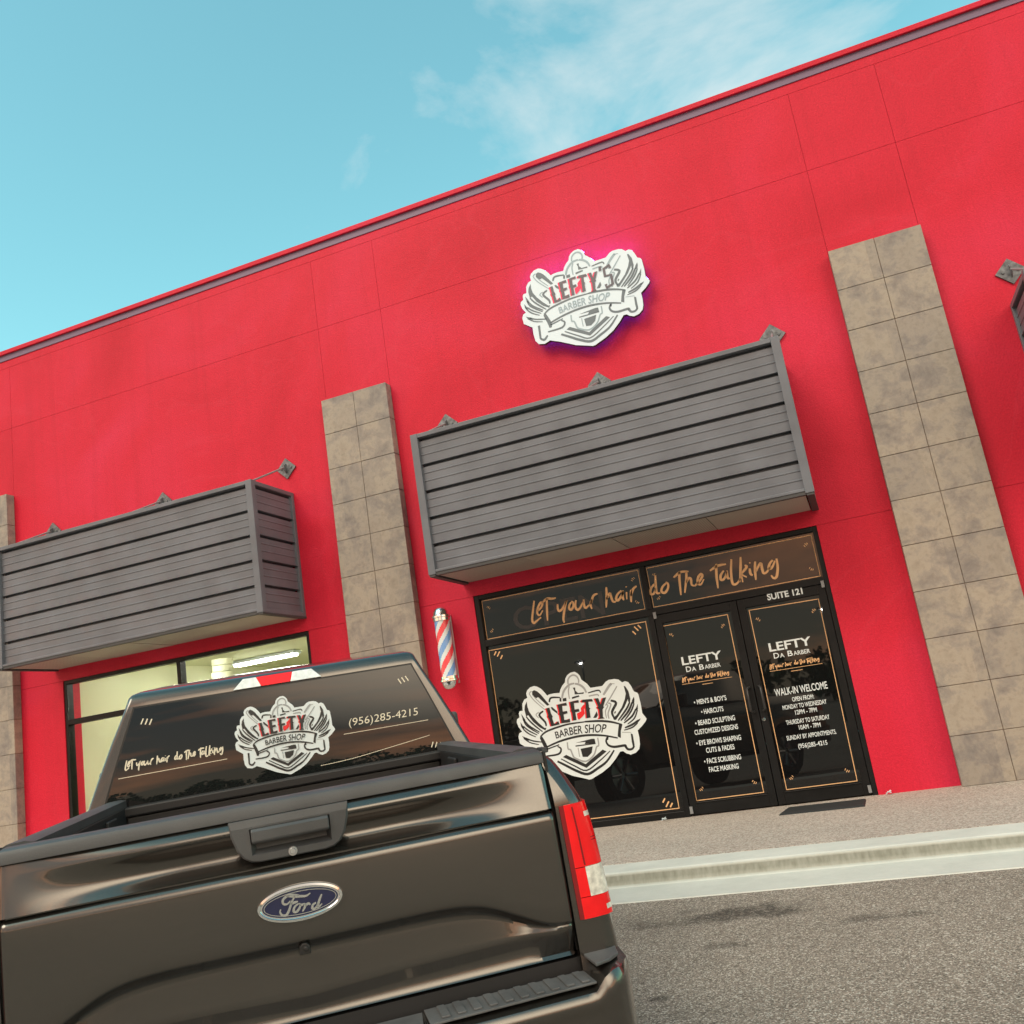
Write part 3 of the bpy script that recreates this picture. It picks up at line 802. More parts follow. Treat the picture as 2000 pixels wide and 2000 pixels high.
# ================================================================== building
ZT, ZB = 2.715, 2.149
XL, XM, XD, XR_ = -1.813, 0.20, 1.125, 2.084
PILS = [(-3.433, -2.508), (2.83, 3.755), (-9.66, -8.735)]
OPEN = [(-7.98, -4.048), (XL, XR_), (4.42, 8.35)]
AWN = [(-8.116, -4.044), (-1.918, 2.154), (4.345, 8.417)]
bld = empty('shop_building', (0, 0, 0), 'long red stucco shop building with stone tiled pilasters and black framed shopfronts', 'building')
w = MB()
zc = [-0.1, ZT, 6.60, 7.58]
xc = sorted(set([-16.0, 12.5] + [v for p in PILS for v in p] + [v for o in OPEN for v in o]))
solid = []
G = 0.002
for zi in range(len(zc) - 1):
    xcuts = [-16.0, 12.5] + [v for p in PILS for v in p]
    if zi == 0:
        xcuts += [v for o in OPEN for v in o]
    xcuts = sorted(xcuts)
    for a, b_ in zip(xcuts[:-1], xcuts[1:]):
        mid = (a + b_) / 2
        if zi == 0 and any(o[0] < mid < o[1] for o in OPEN):
            continue
        ga = 0 if zi == 0 and any(abs(a - o[i]) < 1e-6 for o in OPEN for i in (0, 1)) else G
        gb = 0 if zi == 0 and any(abs(b_ - o[i]) < 1e-6 for o in OPEN for i in (0, 1)) else G
        if a == -16.0:
            ga = 0
        if b_ == 12.5:
            gb = 0
        w.box(a + ga, b_ - gb, 0.0, 0.012, zc[zi] + (G if zi else 0), zc[zi + 1] - G)
w.box(-16, 12.5, 0.0, 0.012, 7.58 + G, 7.70)
# backing behind the panel joints, with the shop openings left clear
w.box(-16, 12.5, 0.0121, 0.30, ZT + 0.002, 7.70)
ed = [-16.0] + [v for o in OPEN for v in o] + [12.5]
for a, b_ in zip(ed[0::2], ed[1::2]):
    w.box(a, b_, 0.0121, 0.30, -0.1, ZT + 0.002)
w.build('wall', M['red'], bld)
p = MB()
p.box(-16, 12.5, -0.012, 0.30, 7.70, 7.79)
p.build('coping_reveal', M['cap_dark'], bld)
p = MB()
p.box(-16.05, 12.55, -0.045, 0.40, 7.79, 7.855)
p.build('parapet_cap', M['red'], bld, bevel=0.006)
p = MB()
p.box(-16, -15.7, 0.30, 16, -0.1, 7.2)
p.box(12.2, 12.5, 0.30, 16, -0.1, 7.2)
p.box(-15.7, 12.2, 15.7, 16, -0.1, 7.2)
p.build('side_wall', M['red'], bld)
p = MB()
p.box(-15.7, 12.2, 0.30, 15.7, 6.9, 7.1)
p.build('roof', M['roof'], bld)

# stone tiled pilasters
for (a, b_) in PILS:
    core = MB()
    core.box(a + 0.012, b_ - 0.012, -0.126, -0.002, -0.02, 5.54)
    cob = core.build('pilaster', M['grout'], bld)
    t = MB()
    nr = 12
    hgt = 5.555 / nr
    wd = (b_ - a) / 2
    for i in range(nr):
        for j in range(2):
            x0 = a + j * wd + (0.0 if j == 0 else 0.0028)
            x1 = a + (j + 1) * wd - (0.0028 if j == 0 else 0.0)
            dy = random.uniform(-0.002, 0.002)
            t.box(x0, x1, -0.138 + dy, -0.126, i * hgt + 0.0028, (i + 1) * hgt - 0.0028)
        for sx0, sx1 in ((a, a + 0.012), (b_ - 0.012, b_)):
            t.box(sx0, sx1, -0.1259, -0.002, i * hgt + 0.004, (i + 1) * hgt - 0.004)
    t.build('stone_tile', M['stone'], cob, bevel=0.003)

# ------------------------------------------------------------------ shop fronts
FY0, FY1 = 0.012, 0.125        # frame depth


def frame_bar(mb, x0, x1, z0, z1, y0=FY0, y1=FY1):
    mb.box(x0, x1, y0, y1, z0, z1)


def ticks(mb, x, z, sx, sz, fn, s=1.0):
    """three short gold dashes in the corner of a panel"""
    for k, (dx, dz, ln) in enumerate(((0.0, 0.055, 0.05), (0.035, 0.035, 0.065), (0.07, 0.0, 0.05))):
        ax, az = x + sx * dx * s, z + sz * (dz) * s
        stroke2d(mb, [(ax, az), (ax + sx * 0.030 * s * ln / 0.05, az + sz * 0.040 * s * ln / 0.05)], 0.014 * s, fn, 0, False)


def border(mb, q, wd, fn):
    """thin rectangle outline through the corners q (tl, tr, br, bl)"""
    o = offset_poly(q, wd / 2)
    i = offset_poly(q, -wd / 2)
    for k in range(4):
        n = (k + 1) % 4
        mb.poly([fn(*o[k]), fn(*o[n]), fn(*i[n]), fn(*i[k])])


PY = 0.060     # pane face


def on_pane(layer):
    return lambda u, v: (u, PY - 0.0012 * layer, v)


# main shop: outer frame
fr = MB()
frame_bar(fr, XL, XL + 0.062, 0.0, ZT)
frame_bar(fr, XR_ - 0.05, XR_, 0.0, ZT)
frame_bar(fr, XL + 0.062, XR_ - 0.05, ZT - 0.05, ZT)
frame_bar(fr, XL + 0.062, XR_ - 0.05, ZB - 0.035, ZB + 0.035)
frame_bar(fr, XM - 0.03, XM + 0.03, 0.0, ZB - 0.035)
frame_bar(fr, XM - 0.028, XM + 0.028, ZB + 0.035, ZT - 0.05)
frame_bar(fr, XL + 0.062, XM - 0.03, 0.0, 0.065)
fr.box(XL, XR_, FY1, 0.299, -0.02, 0.0)
fr.build('shopfront_frame', M['black_frame'], bld, bevel=0.004)

# transom panes with the handwritten line
NLW = NL
for k, (a, b_, br) in enumerate(((XL + 0.062, XM - 0.028, [(-1.735, 2.648), (0.145, 2.640), (0.145, 2.205), (-1.735, 2.200)]),
                                 (XM + 0.028, XR_ - 0.05, [(0.245, 2.640), (2.010, 2.636), (2.010, 2.200), (0.245, 2.205)]))):
    pn = MB()
    pn.box(a, b_, PY, PY + 0.02, ZB + 0.035, ZT - 0.05)
    pane = pn.build('transom_pane', M['black_glass'], bld)
    g = MB()
    border(g, br, 0.011, on_pane(1))
    for (x, z, sx, sz) in ((br[0][0] + 0.05, br[0][1] - 0.11, 1, 1), (br[1][0] - 0.05, br[1][1] - 0.11, -1, 1), (br[2][0] - 0.05, br[2][1] + 0.11, -1, -1), (br[3][0] + 0.05, br[3][1] + 0.11, 1, -1)):
        ticks(g, x, z, sx, sz, on_pane(1), 0.42)
    g.build('gold_border', M['gold'], pane, recalc=False)
    h = MB()
    for s_ in (HW[:NLW] if k == 0 else HW[NLW:]):
        stroke2d(h, s_, 0.027, on_pane(2), 0.4)
    h.build('handwritten_lettering', M['gold'], pane, recalc=False)
    if k == 0:
        f_ = MB()
        text_in(f_, 'OPEN', -1.385, -0.30, 2.235, 0.27, on_pane(1), 0.01)
        f_.build('faint_lettering', M['faint_vinyl'], pane, recalc=False)

# big window
pn = MB()
pn.box(XL + 0.062, XM - 0.03, PY, PY + 0.02, 0.065, ZB - 0.035)
pane = pn.build('window_pane', M['black_glass'], bld)
g = MB()
br = [(-1.739, 2.068), (0.127, 2.068), (0.115, 0.095), (-1.739, 0.095)]
border(g, br, 0.012, on_pane(1))
for (x, z, sx, sz) in ((-1.68, 1.95, 1, 1), (0.065, 1.95, -1, 1), (0.055, 0.21, -1, -1), (-1.68, 0.21, 1, -1)):
    ticks(g, x, z, sx, sz, on_pane(1), 1.0)
g.build('gold_border', M['gold'], pane, recalc=False)
emblem(pane, lambda u, v, l: (-0.793 + u * 1.468, PY - 0.0012 * l, 1.085 + v * 1.468),
       (M['white_vinyl'], M['black_vinyl'], M['grey_vinyl'], M['black_vinyl'], M['red_vinyl'], M['black_vinyl']))


# doors
def door(a, b_, br, stile, hand):
    d = MB()
    y0, y1 = 0.022, 0.085
    d.box(a, a + stile, y0, y1, 0.012, ZB - 0.04)
    d.box(b_ - stile, b_, y0, y1, 0.012, ZB - 0.04)
    d.box(a + stile, b_ - stile, y0, y1, ZB - 0.04 - 0.095, ZB - 0.04)
    d.box(a + stile, b_ - stile, y0, y1, 0.012, 0.125)
    d.box(a + stile, b_ - stile, y0 - 0.008, y0 + 0.01, 0.125, 0.135)
    dr = d.build('door', M['black_frame'], bld, bevel=0.004)
    q = MB()
    q.box(a + stile, b_ - stile, PY, PY + 0.015, 0.125, ZB - 0.135)
    q.build('door_pane', M['black_glass'], dr)
    g = MB()
    border(g, br, 0.011, on_pane(1))
    for (x, z, sx, sz) in ((br[0][0] + 0.05, br[0][1] - 0.13, 1, 1), (br[1][0] - 0.05, br[1][1] - 0.13, -1, 1), (br[2][0] - 0.05, br[2][1] + 0.13, -1, -1), (br[3][0] + 0.05, br[3][1] + 0.13, 1, -1)):
        ticks(g, x, z, sx, sz, on_pane(1), 0.42)
    g.build('gold_border', M['gold'], dr, recalc=False)
    hx, s = hand
    h = MB()
    h.tube([(hx, y0, 1.20), (hx, -0.03, 1.20), (hx + s * 0.02, -0.05, 1.185), (hx + s * 0.02, -0.05, 0.965), (hx, -0.03, 0.95), (hx, y0, 0.95)], 0.013, 10)
    h.build('handle', M['handle'], dr, smooth=True)
    ex = a - 0.0 if s < 0 else b_ - 0.03
    for z in (0.03, ZB - 0.075):
        h = MB()
        h.box(ex, ex + 0.03, -0.004, 0.02, z, z + 0.07)
        h.build('pivot_hinge', M['trim_grey'], dr)
    return dr


dl = door(XM + 0.034, XD - 0.004, [(0.305, 1.985), (1.005, 1.983), (1.002, 0.150), (0.312, 0.148)], 0.075, (1.075, -1))
drr = door(XD + 0.004, XR_ - 0.054, [(1.233, 1.985), (1.940, 1.972), (1.915, 0.150), (1.231, 0.148)], 0.075, (1.178, 1))
P2 = on_pane(2)


def door_head(dr, x0, x1, zo):
    t = MB()
    wd = x1 - x0
    text_in(t, 'LEFTY', x0, x1, 1.540 + zo, 0.088, P2, 0.022)
    for xx in (0.0,):
        t.add([], [])
    text_in(t, 'D', x0 + 0.03, x0 + 0.085, 1.462 + zo, 0.058, P2, 0.012)
    text_in(t, 'A', x0 + 0.092, x0 + 0.137, 1.462 + zo, 0.044, P2, 0.012)
    text_in(t, 'B', x0 + 0.172, x0 + 0.222, 1.462 + zo, 0.058, P2, 0.012)
    text_in(t, 'ARBER', x0 + 0.230, x1 - 0.03, 1.462 + zo, 0.044, P2, 0.012)
    t.build('shop_name_lettering', M['white_vinyl'], dr, recalc=False)
    g = MB()
    # the slogan again, small, plus its underline
    gx0, gx1 = -1.23, 1.72
    k = (wd + 0.10) / (gx1 - gx0)
    for s_ in HW:
        stroke2d(g, [(x0 - 0.045 + (u - gx0) * k, 1.388 + zo + (v - 2.42) * k * 1.15) for u, v in s_], 0.0075, P2, 0.2)
    stroke2d(g, [(x0 - 0.04, 1.340 + zo), (x1 + 0.06, 1.336 + zo)], 0.004, P2, 0, False)
    stroke2d(g, [((x0 + x1) / 2 - 0.045, 1.309 + zo), ((x0 + x1) / 2 + 0.07, 1.307 + zo)], 0.010, P2, 0.5, False)
    g.build('slogan_lettering', M['gold'], dr, recalc=False)


door_head(dl, 0.432, 0.860, 0.0)
door_head(drr, 1.352, 1.779, -0.012)
for body, x0, x1, z in (("\u2022 MEN'S & BOY'S", 0.478, 0.821, 1.112), ("\u2022 HAIRCUTS", 0.534, 0.768, 1.005), ("\u2022 BEARD SCULPTING", 0.450, 0.867, 0.898),
                        ("CUSTOMIZED DESIGNS", 0.424, 0.880, 0.806), ("\u2022 EYE BROWS SHAPING", 0.421, 0.888, 0.694), ("CUTS & FADES", 0.507, 0.803, 0.610),
                        ("\u2022 FACE SCRUBBING", 0.466, 0.849, 0.502), ("FACE MASKING", 0.499, 0.806, 0.414)):
    t = MB()
    text_in(t, body, x0, x1, z, 0.052, P2, 0.016)
    t.build('service_line', M['white_vinyl'], dl, recalc=False)
for body, x0, x1, z, h in (("WALK-IN WELCOME", 1.314, 1.838, 1.072, 0.075), ("OPEN FROM:", 1.471, 1.687, 0.994, 0.046), ("MONDAY TO WEDNESDAY", 1.360, 1.797, 0.926, 0.046), ("12PM - 7PM", 1.473, 1.688, 0.862, 0.046),
                           ("THURSDAY TO SATURDAY", 1.364, 1.793, 0.774, 0.046), ("10AM - 7PM", 1.477, 1.691, 0.710, 0.046), ("SUNDAY BY APPOINTMENTS.", 1.337, 1.825, 0.622, 0.046), ("(956)285-4215", 1.432, 1.717, 0.530, 0.046)):
    t = MB()
    text_in(t, body, x0, x1, z, h, P2, 0.014)
    t.build('opening_hours_line', M['white_vinyl'], drr, recalc=False)
t = MB()
text_in(t, 'SUITE 121', 1.445, 1.805, 2.050, 0.066, lambda u, v: (u, 0.019, v), 0.03)
t.build('suite_number', M['white_vinyl'], drr, recalc=False)
t = MB()
t.lathe([(0.0, 0.012), (0.014, 0.012), (0.018, 0.016), (0.018, 0.022)], 20, 'y', (1.155, 0, 0.863))
t.build('lock_cylinder', M['chrome'], drr, smooth=True)

# left neighbour: lit shop behind clear glass; right neighbour: dark shop
for k, (a, b_) in enumerate((OPEN[0], OPEN[2])):
    fr = MB()
    frame_bar(fr, a, a + 0.05, 0, ZT)
    frame_bar(fr, b_ - 0.05, b_, 0, ZT)
    frame_bar(fr, a + 0.05, b_ - 0.05, ZT - 0.05, ZT)
    frame_bar(fr, a + 0.05, b_ - 0.05, ZB - 0.035, ZB + 0.035)
    frame_bar(fr, a + 0.05, b_ - 0.05, 0.0, 0.07)
    mx = a + 0.49 * (b_ - a)
    frame_bar(fr, mx - 0.03, mx + 0.03, 0.07, ZB - 0.035)
    frame_bar(fr, mx - 0.03, mx + 0.03, ZB + 0.035, ZT - 0.05)
    fr.build('shopfront_frame', M['black_frame'], bld, bevel=0.004)
    for x0, x1 in ((a + 0.05, mx - 0.03), (mx + 0.03, b_ - 0.05)):
        for z0, z1 in ((0.07, ZB - 0.035), (ZB + 0.035, ZT - 0.05)):
            pn = MB()
            pn.box(x0, x1, PY, PY + 0.012, z0, z1)
            pn.build('window_pane', M['clear_glass'] if k == 0 else M['black_glass'], bld)
a, b_ = OPEN[0]
rm = MB()
rm.poly([(a - 0.1, 0.301, 2.98), (b_ + 0.1, 0.301, 2.98), (b_ + 0.1, 7, 2.98), (a - 0.1, 7, 2.98)])
rm.poly([(a - 0.1, 0.301, 0), (b_ + 0.1, 0.301, 0), (b_ + 0.1, 7, 0), (a - 0.1, 7, 0)])
rm.poly([(a - 0.1, 7, 0), (b_ + 0.1, 7, 0), (b_ + 0.1, 7, 2.98), (a - 0.1, 7, 2.98)])
rm.poly([(a - 0.1, 0.301, 0), (a - 0.1, 7, 0), (a - 0.1, 7, 2.98), (a - 0.1, 0.301, 2.98)])
rm.poly([(b_ + 0.1, 0.301, 0), (b_ + 0.1, 7, 0), (b_ + 0.1, 7, 2.98), (b_ + 0.1, 0.301, 2.98)])
rm.build('room_lining', M['plaster'], bld, recalc=False)
for y, x in ((1.5, -5.2), (3.4, -5.2), (1.5, -7.0), (3.4, -7.0)):
    cl_ = empty('ceiling_light', (x, y, 2.97), None, None)
    cl_.parent = bld
    f_ = MB()
    f_.box(-0.62, 0.62, -0.12, 0.12, -0.05, -0.001)
    f_.build('fixture_tray', M['white_vinyl'], cl_)
    f_ = MB()
    for dy in (-0.06, 0.06):
        f_.tube([(-0.58, dy, -0.07), (0.58, dy, -0.07)], 0.019, 10)
    f_.build('light_tube', M['tube'], cl_, smooth=True)
duct = MB()
for i in range(5):
    duct.tube([(-7.03 + i * 0.012, 2.2, 2.40 + i * 0.1), (-7.03 + i * 0.012, 2.2, 2.49 + i * 0.1)], 0.16 - 0.012 * (i % 2), 18)
duct.build('air_duct', M['plaster'], bld, smooth=True)

# ================================================================== awnings
AD, AZ0, AZ1 = 0.944, 2.891, 4.498


def awning(x0, x1, label):
    a = empty('metal_awning', ((x0 + x1) / 2, 0, AZ0), label, 'awning', 'ribbed grey metal awnings over the shopfronts')
    ox, oz = (x0 + x1) / 2, AZ0
    tw = 0.085
    H = AZ1 - AZ0
    # ribbed cladding: profile (out, z) swept along the run
    z_lo, z_hi = 0.045, H - 0.045
    n = 5
    pitch = (z_hi - z_lo) / n
    prof = []
    for i in range(n):
        b0 = z_lo + i * pitch
        prof += [(0.0, b0), (0.0, b0 + pitch * 0.30), (0.006, b0 + pitch * 0.32), (0.006, b0 + pitch * 0.35), (0.0, b0 + pitch * 0.37),
                 (0.0, b0 + pitch * 0.60), (0.006, b0 + pitch * 0.62), (0.006, b0 + pitch * 0.65), (0.0, b0 + pitch * 0.67),
                 (0.0, b0 + pitch * 0.855), (-0.02, b0 + pitch * 0.865), (-0.06, b0 + pitch * 0.875), (-0.06, b0 + pitch * 0.965), (0.016, b0 + pitch * 0.97), (0.016, b0 + pitch * 0.985)]
    c = MB()
    yf = -AD + 0.045
    c.grid([[(x0 - ox + tw - 0.01, yf - d, z) for d, z in prof], [(x1 - ox - tw + 0.01, yf - d, z) for d, z in prof]])
    c.build('front_cladding', M['awning'], a)
    for s, xs_ in ((-1, x0 - ox + 0.04), (1, x1 - ox - 0.04)):
        c = MB()
        c.grid([[(xs_ + s * d, -AD + tw - 0.01, z) for d, z in prof], [(xs_ + s * d, -0.06, z) for d, z in prof]])
        c.build('side_cladding', M['awning'], a)
    # trims: corner posts, top and bottom rails
    f_ = MB()
    for xa, xb in ((x0 - ox, x0 - ox + tw), (x1 - ox - tw, x1 - ox)):
        f_.box(xa, xb, -AD, -AD + tw, -0.0, H)
        f_.box(xa + 0.012, xb - 0.012, -0.06, -0.003, 0.0, H)
        f_.box(xa + 0.012, xb - 0.012, -AD + tw, -0.06, 0.0, 0.05)
        f_.box(xa + 0.012, xb - 0.012, -AD + tw, -0.06, H - 0.05, H)
    f_.box(x0 - ox + tw, x1 - ox - tw, -AD + 0.004, -AD + tw - 0.004, H - 0.05, H - 0.002)
    f_.box(x0 - ox + tw, x1 - ox - tw, -AD + 0.004, -AD + tw - 0.004, 0.022, 0.05)
    f_.build('edge_trim', M['awning'], a, bevel=0.004)
    f_ = MB()
    f_.box(x0 - ox + tw, x1 - ox - tw, -AD + 0.012, -AD + tw - 0.012, -0.012, 0.022)
    f_.box(x0 - ox + 0.008, x0 - ox + tw - 0.008, -AD + 0.008, -0.004, -0.022, -0.001)
    f_.box(x1 - ox - tw + 0.008, x1 - ox - 0.008, -AD + 0.008, -0.004, -0.022, -0.001)
    f_.build('drip_edge', M['seam'], a)
    # soffit in sheets with open joints
    f_ = MB()
    ns = 4
    L_ = (x1 - x0 - 2 * tw) / ns
    for i in range(ns):
        f_.box(x0 - ox + tw + i * L_ + 0.005, x0 - ox + tw + (i + 1) * L_ - 0.005, -AD + tw, -0.004, -0.004 - 0.003 * (i % 2), 0.012)
    f_.build('soffit', M['soffit'], a)
    f_ = MB()
    f_.box(x0 - ox + 0.05, x1 - ox - 0.05, -AD + 0.09, -0.004, H - 0.04, H - 0.02)
    f_.build('top_sheet', M['trim_grey'], a)
    # wall anchors: diamond plates with a gusset and the stay rod to the front edge
    for cx in (x0 - ox + 0.10, (x1 - x0) * 0.0, x1 - ox - 0.07):
        p_ = MB()
        d = 0.14
        zz = 4.84 - oz
        p_.prism([(cx, zz - d), (cx + d, zz), (cx, zz + d), (cx - d, zz)], -0.022, -0.002, 'y')
        for q in (-0.07, 0.07):
            p_.lathe([(0.0, -0.036), (0.014, -0.036), (0.016, -0.022)], 6, 'y', (cx + q, 0, zz))
        p_.prism([(-0.022, zz + 0.07), (-0.085, zz + 0.02), (-0.085, zz - 0.03), (-0.022, zz - 0.07)], cx - 0.006, cx + 0.006, 'x')
        pl_ = p_.build('anchor_plate', M['anchor'], a)
        p_ = MB()
        p_.tube([(cx, -0.075, zz), (cx, -AD + 0.06, H - 0.015)], 0.012, 8)
        p_.build('stay_rod', M['trim_grey'], a, smooth=True)
    return a


awning(*AWN[0], 'ribbed grey metal awning over the lit shop, left of the tall stone pilaster')
awning(*AWN[1], 'ribbed grey metal awning above the black barber shopfront, below the emblem sign')
awning(*AWN[2], 'ribbed grey metal awning at the right edge, past the right stone pilaster')

# ================================================================== emblem sign on the wall
sg = empty('shop_sign', (0.158, 0, 5.8625), 'lit white winged emblem sign reading LEFTYS BARBER SHOP on the red wall', 'sign')
SW = 1.54
bk = MB()
oc = [(u * SW, v * SW) for u, v in OUT]
n_ = len(oc)
bk.prism(oc, -0.147, -0.100, 'y')
bk.build('sign_box', M['sign_return'], sg)
sp_ = MB()
for (u, v) in ((-0.28, 0.05), (0.28, 0.05), (0.0, 0.22), (0.0, -0.3)):
    sp_.tube([(u * SW, -0.100, v * SW), (u * SW, -0.001, v * SW)], 0.012, 8)
sp_.build('stand_off', M['steel'], sg, smooth=True)
ld = MB()
inn = offset_poly(oc, -0.06)
for i in range(n_):
    a_, b2 = inn[i], inn[(i + 1) % n_]
    dv = Vector((b2[0] - a_[0], b2[1] - a_[1]))
    if dv.length < 0.02:
        continue
    nx, ny = -dv.y / dv.length * 0.012, dv.x / dv.length * 0.012
    ld.poly([(a_[0] + nx, -0.096, a_[1] + ny), (b2[0] + nx, -0.096, b2[1] + ny), (b2[0] - nx, -0.096, b2[1] - ny), (a_[0] - nx, -0.096, a_[1] - ny)])
ld.cur = 1  # added glowing strips on the upward edges, hidden behind the face
for i in range(n_):
    a_, b2 = oc[i], oc[(i + 1) % n_]
    dv = Vector((b2[0] - a_[0], b2[1] - a_[1]))
    nrm = Vector((-dv.y, dv.x)).normalized()
    if nrm.dot(Vector(((a_[0] + b2[0]) / 2, (a_[1] + b2[1]) / 2))) < 0:
        nrm = -nrm
    if nrm.y > 0.45 and dv.length > 0.03:
        e_ = nrm * 0.002
        ld.poly([(a_[0] + e_.x, -0.140, a_[1] + e_.y), (b2[0] + e_.x, -0.140, b2[1] + e_.y), (b2[0] + e_.x, -0.112, b2[1] + e_.y), (a_[0] + e_.x, -0.112, a_[1] + e_.y)])
ld.build('halo_and_added_wash', [M['led'], M['wash_glow']], sg, recalc=False)
emblem(sg, lambda u, v, l: (u * SW, -0.1475 - 0.0025 * l, v * SW), (M['sign_face'], M['sign_grey'], M['sign_light'], M['sign_letter'], M['sign_red'], M['sign_light']), True)

# ================================================================== barber pole
bp_ = empty('barber_pole', (-2.165, -0.19, 1.68), 'striped red white and blue barber pole with chrome caps beside the black shopfront', 'barber pole')
rr, h0, h1 = 0.088, 0.16, 0.80
cy = MB()
seg, rows = 64, 90
bands = []
for j in range(rows + 1):
    z = h0 + (h1 - h0) * j / rows
    cy.v += [(rr * math.cos(2 * math.pi * i / seg), rr * math.sin(2 * math.pi * i / seg), z) for i in range(seg)]
for j in range(rows):
    for i in range(seg):
        k = (i + 1) % seg
        cy.f.append((j * seg + i, j * seg + k, (j + 1) * seg + k, (j + 1) * seg + i))
        z = (h1 - h0) * (j + 0.5) / rows
        t_ = (2 * (i + 0.5) / seg - z / 0.37) % 1.0
        cy.mi.append(1 if t_ < 0.29 else (2 if 0.5 <= t_ < 0.79 else 0))
cy.build('striped_cylinder', [M['white_vinyl'], M['pole_red'], M['pole_blue']], bp_, smooth=True, recalc=False)
c = MB()
c.lathe([(0.0, 0.965), (0.035, 0.958), (0.065, 0.94), (0.085, 0.905), (0.092, 0.865), (0.108, 0.858), (0.108, 0.838), (0.098, 0.832), (0.098, 0.80), (0.086, 0.798)], 40)
c.build('top_cap', M['chrome'], bp_, smooth=True)
c = MB()
c.lathe([(0.0, 0.0), (0.035, 0.006), (0.068, 0.03), (0.088, 0.07), (0.094, 0.10), (0.108, 0.106), (0.108, 0.124), (0.098, 0.130), (0.098, 0.16), (0.086, 0.162)], 40)
c.build('bottom_cap', M['chrome'], bp_, smooth=True)
c = MB()
for z in (0.145, 0.815):
    c.box(-0.03, 0.03, 0.08, 0.187, z - 0.022, z + 0.022)
c.box(-0.045, 0.045, 0.172, 0.188, 0.08, 0.88)
c.build('wall_bracket', M['steel'], bp_, bevel=0.004)

# door mat
mt_ = MB()
mt_.add([(1.19, -0.74, 0.001), (1.96, -0.80, 0.001), (1.97, -0.30, 0.001), (1.24, -0.26, 0.001), (1.20, -0.72, 0.014), (1.95, -0.78, 0.014), (1.96, -0.31, 0.016), (1.25, -0.28, 0.016)],
        [(3, 2, 1, 0), (4, 5, 6, 7), (0, 1, 5, 4), (1, 2, 6, 5), (2, 3, 7, 6), (3, 0, 4, 7)])
tag(mt_.build('door_mat', M['rubber'], bevel=0.003), 'black rubber mat lying on the sidewalk before the right glass door', 'door mat')

# two scraps of paper blown against the foot of the shop front
for (x, y, lab, rz) in ((-0.02, -0.10, 'small white paper scrap on the walk below the right corner of the big window', 0.4), (2.19, -0.06, 'small white paper scrap on the walk against the red wall right of the doors', 1.2)):
    sc = MB()
    rnd = random.Random(int(x * 100) + 50)
    for k in range(3):
        a_ = rnd.uniform(0, 3.1)
        u_ = Vector((math.cos(a_), math.sin(a_), rnd.uniform(0.1, 0.6))).normalized() * rnd.uniform(0.018, 0.03)
        v_ = Vector((-math.sin(a_), math.cos(a_), rnd.uniform(0.0, 0.5))).normalized() * rnd.uniform(0.012, 0.02)
        c_ = Vector((rnd.uniform(-0.02, 0.02), rnd.uniform(-0.01, 0.01), 0.024))
        sc.grid([[c_ - u_ - v_, c_ - v_ + Vector((0, 0, 0.006)), c_ + u_ - v_], [c_ - u_ + v_, c_ + v_ - Vector((0, 0, 0.004)), c_ + u_ + v_]])
    so = sc.build('paper_scrap', M['white_vinyl'])
    so.location = (x, y, 0.0)
    tag(so, lab, 'paper scrap')

# ================================================================== pickup truck
PSI = 0.57644
tf = Vector((-math.sin(PSI), math.cos(PSI), GS * math.cos(PSI))).normalized()
tr = Vector((math.cos(PSI), math.sin(PSI), GS * math.sin(PSI))).normalized()
tu = tr.cross(tf)
trk = empty('pickup_truck', (0, 0, 0), 'dark grey brown pickup truck parked nose in, from behind, barber decals on rear glass', 'pickup truck')
mm = Matrix((tr, tf, tu)).transposed().to_4x4()
mm.translation = Vector((0.624, -7.862, -0.3163)) + tr * 0.031 + tf * 0.045
trk.matrix_world = mm


def lerp_tab(tab, x):
    if x <= tab[0][0]:
        return tab[0][1]
    for (a, va), (b, vb) in zip(tab[:-1], tab[1:]):
        if x <= b:
            t = (x - a) / (b - a)
            return va + (vb - va) * t
    return tab[-1][1]


def smoothstep(t):
    t = max(0.0, min(1.0, t))
    return t * t * (3 - 2 * t)


RW, WR = 0.47, 0.405           # wheel arch and wheel radius
AX = (1.16, 4.84)


def z_bot(y):
    z = 0.50
    for a in AX:
        d = abs(y - a)
        if d < RW:
            z = max(z, 0.405 + math.sqrt(RW * RW - d * d))
    return z


# outline of the bed side at the tail: (z, outer x)
SIDE = [(0.50, 0.885), (0.62, 0.900), (0.74, 0.903), (0.86, 0.896), (1.00, 0.888), (1.10, 0.880), (1.177, 0.868), (1.21, 0.856), (1.245, 0.840), (1.28, 0.822), (1.313, 0.802), (1.330, 0.788), (1.337, 0.772)]


YR = -0.030


def side_x(z, y):
    x = lerp_tab(SIDE, z)
    x += 0.045 * smoothstep(y / 0.9) * smoothstep((1.40 - z) / 0.25)
    for a in AX:
        d = math.hypot(y - a, z - 0.405)
        x += 0.022 * smoothstep((0.72 - d) / 0.2)
    if y < YR + 0.05:                # rounded rear corner
        x -= 0.050 - math.sqrt(max(0.0, 0.05 ** 2 - (YR + 0.05 - y) ** 2))
    return x


def tilt(y, z):
    # the tail face leans forward above the lamp
    return y + 0.048 * smoothstep((z - 1.165) / 0.19) * max(0.0, 1 - (y - YR) / 0.12)


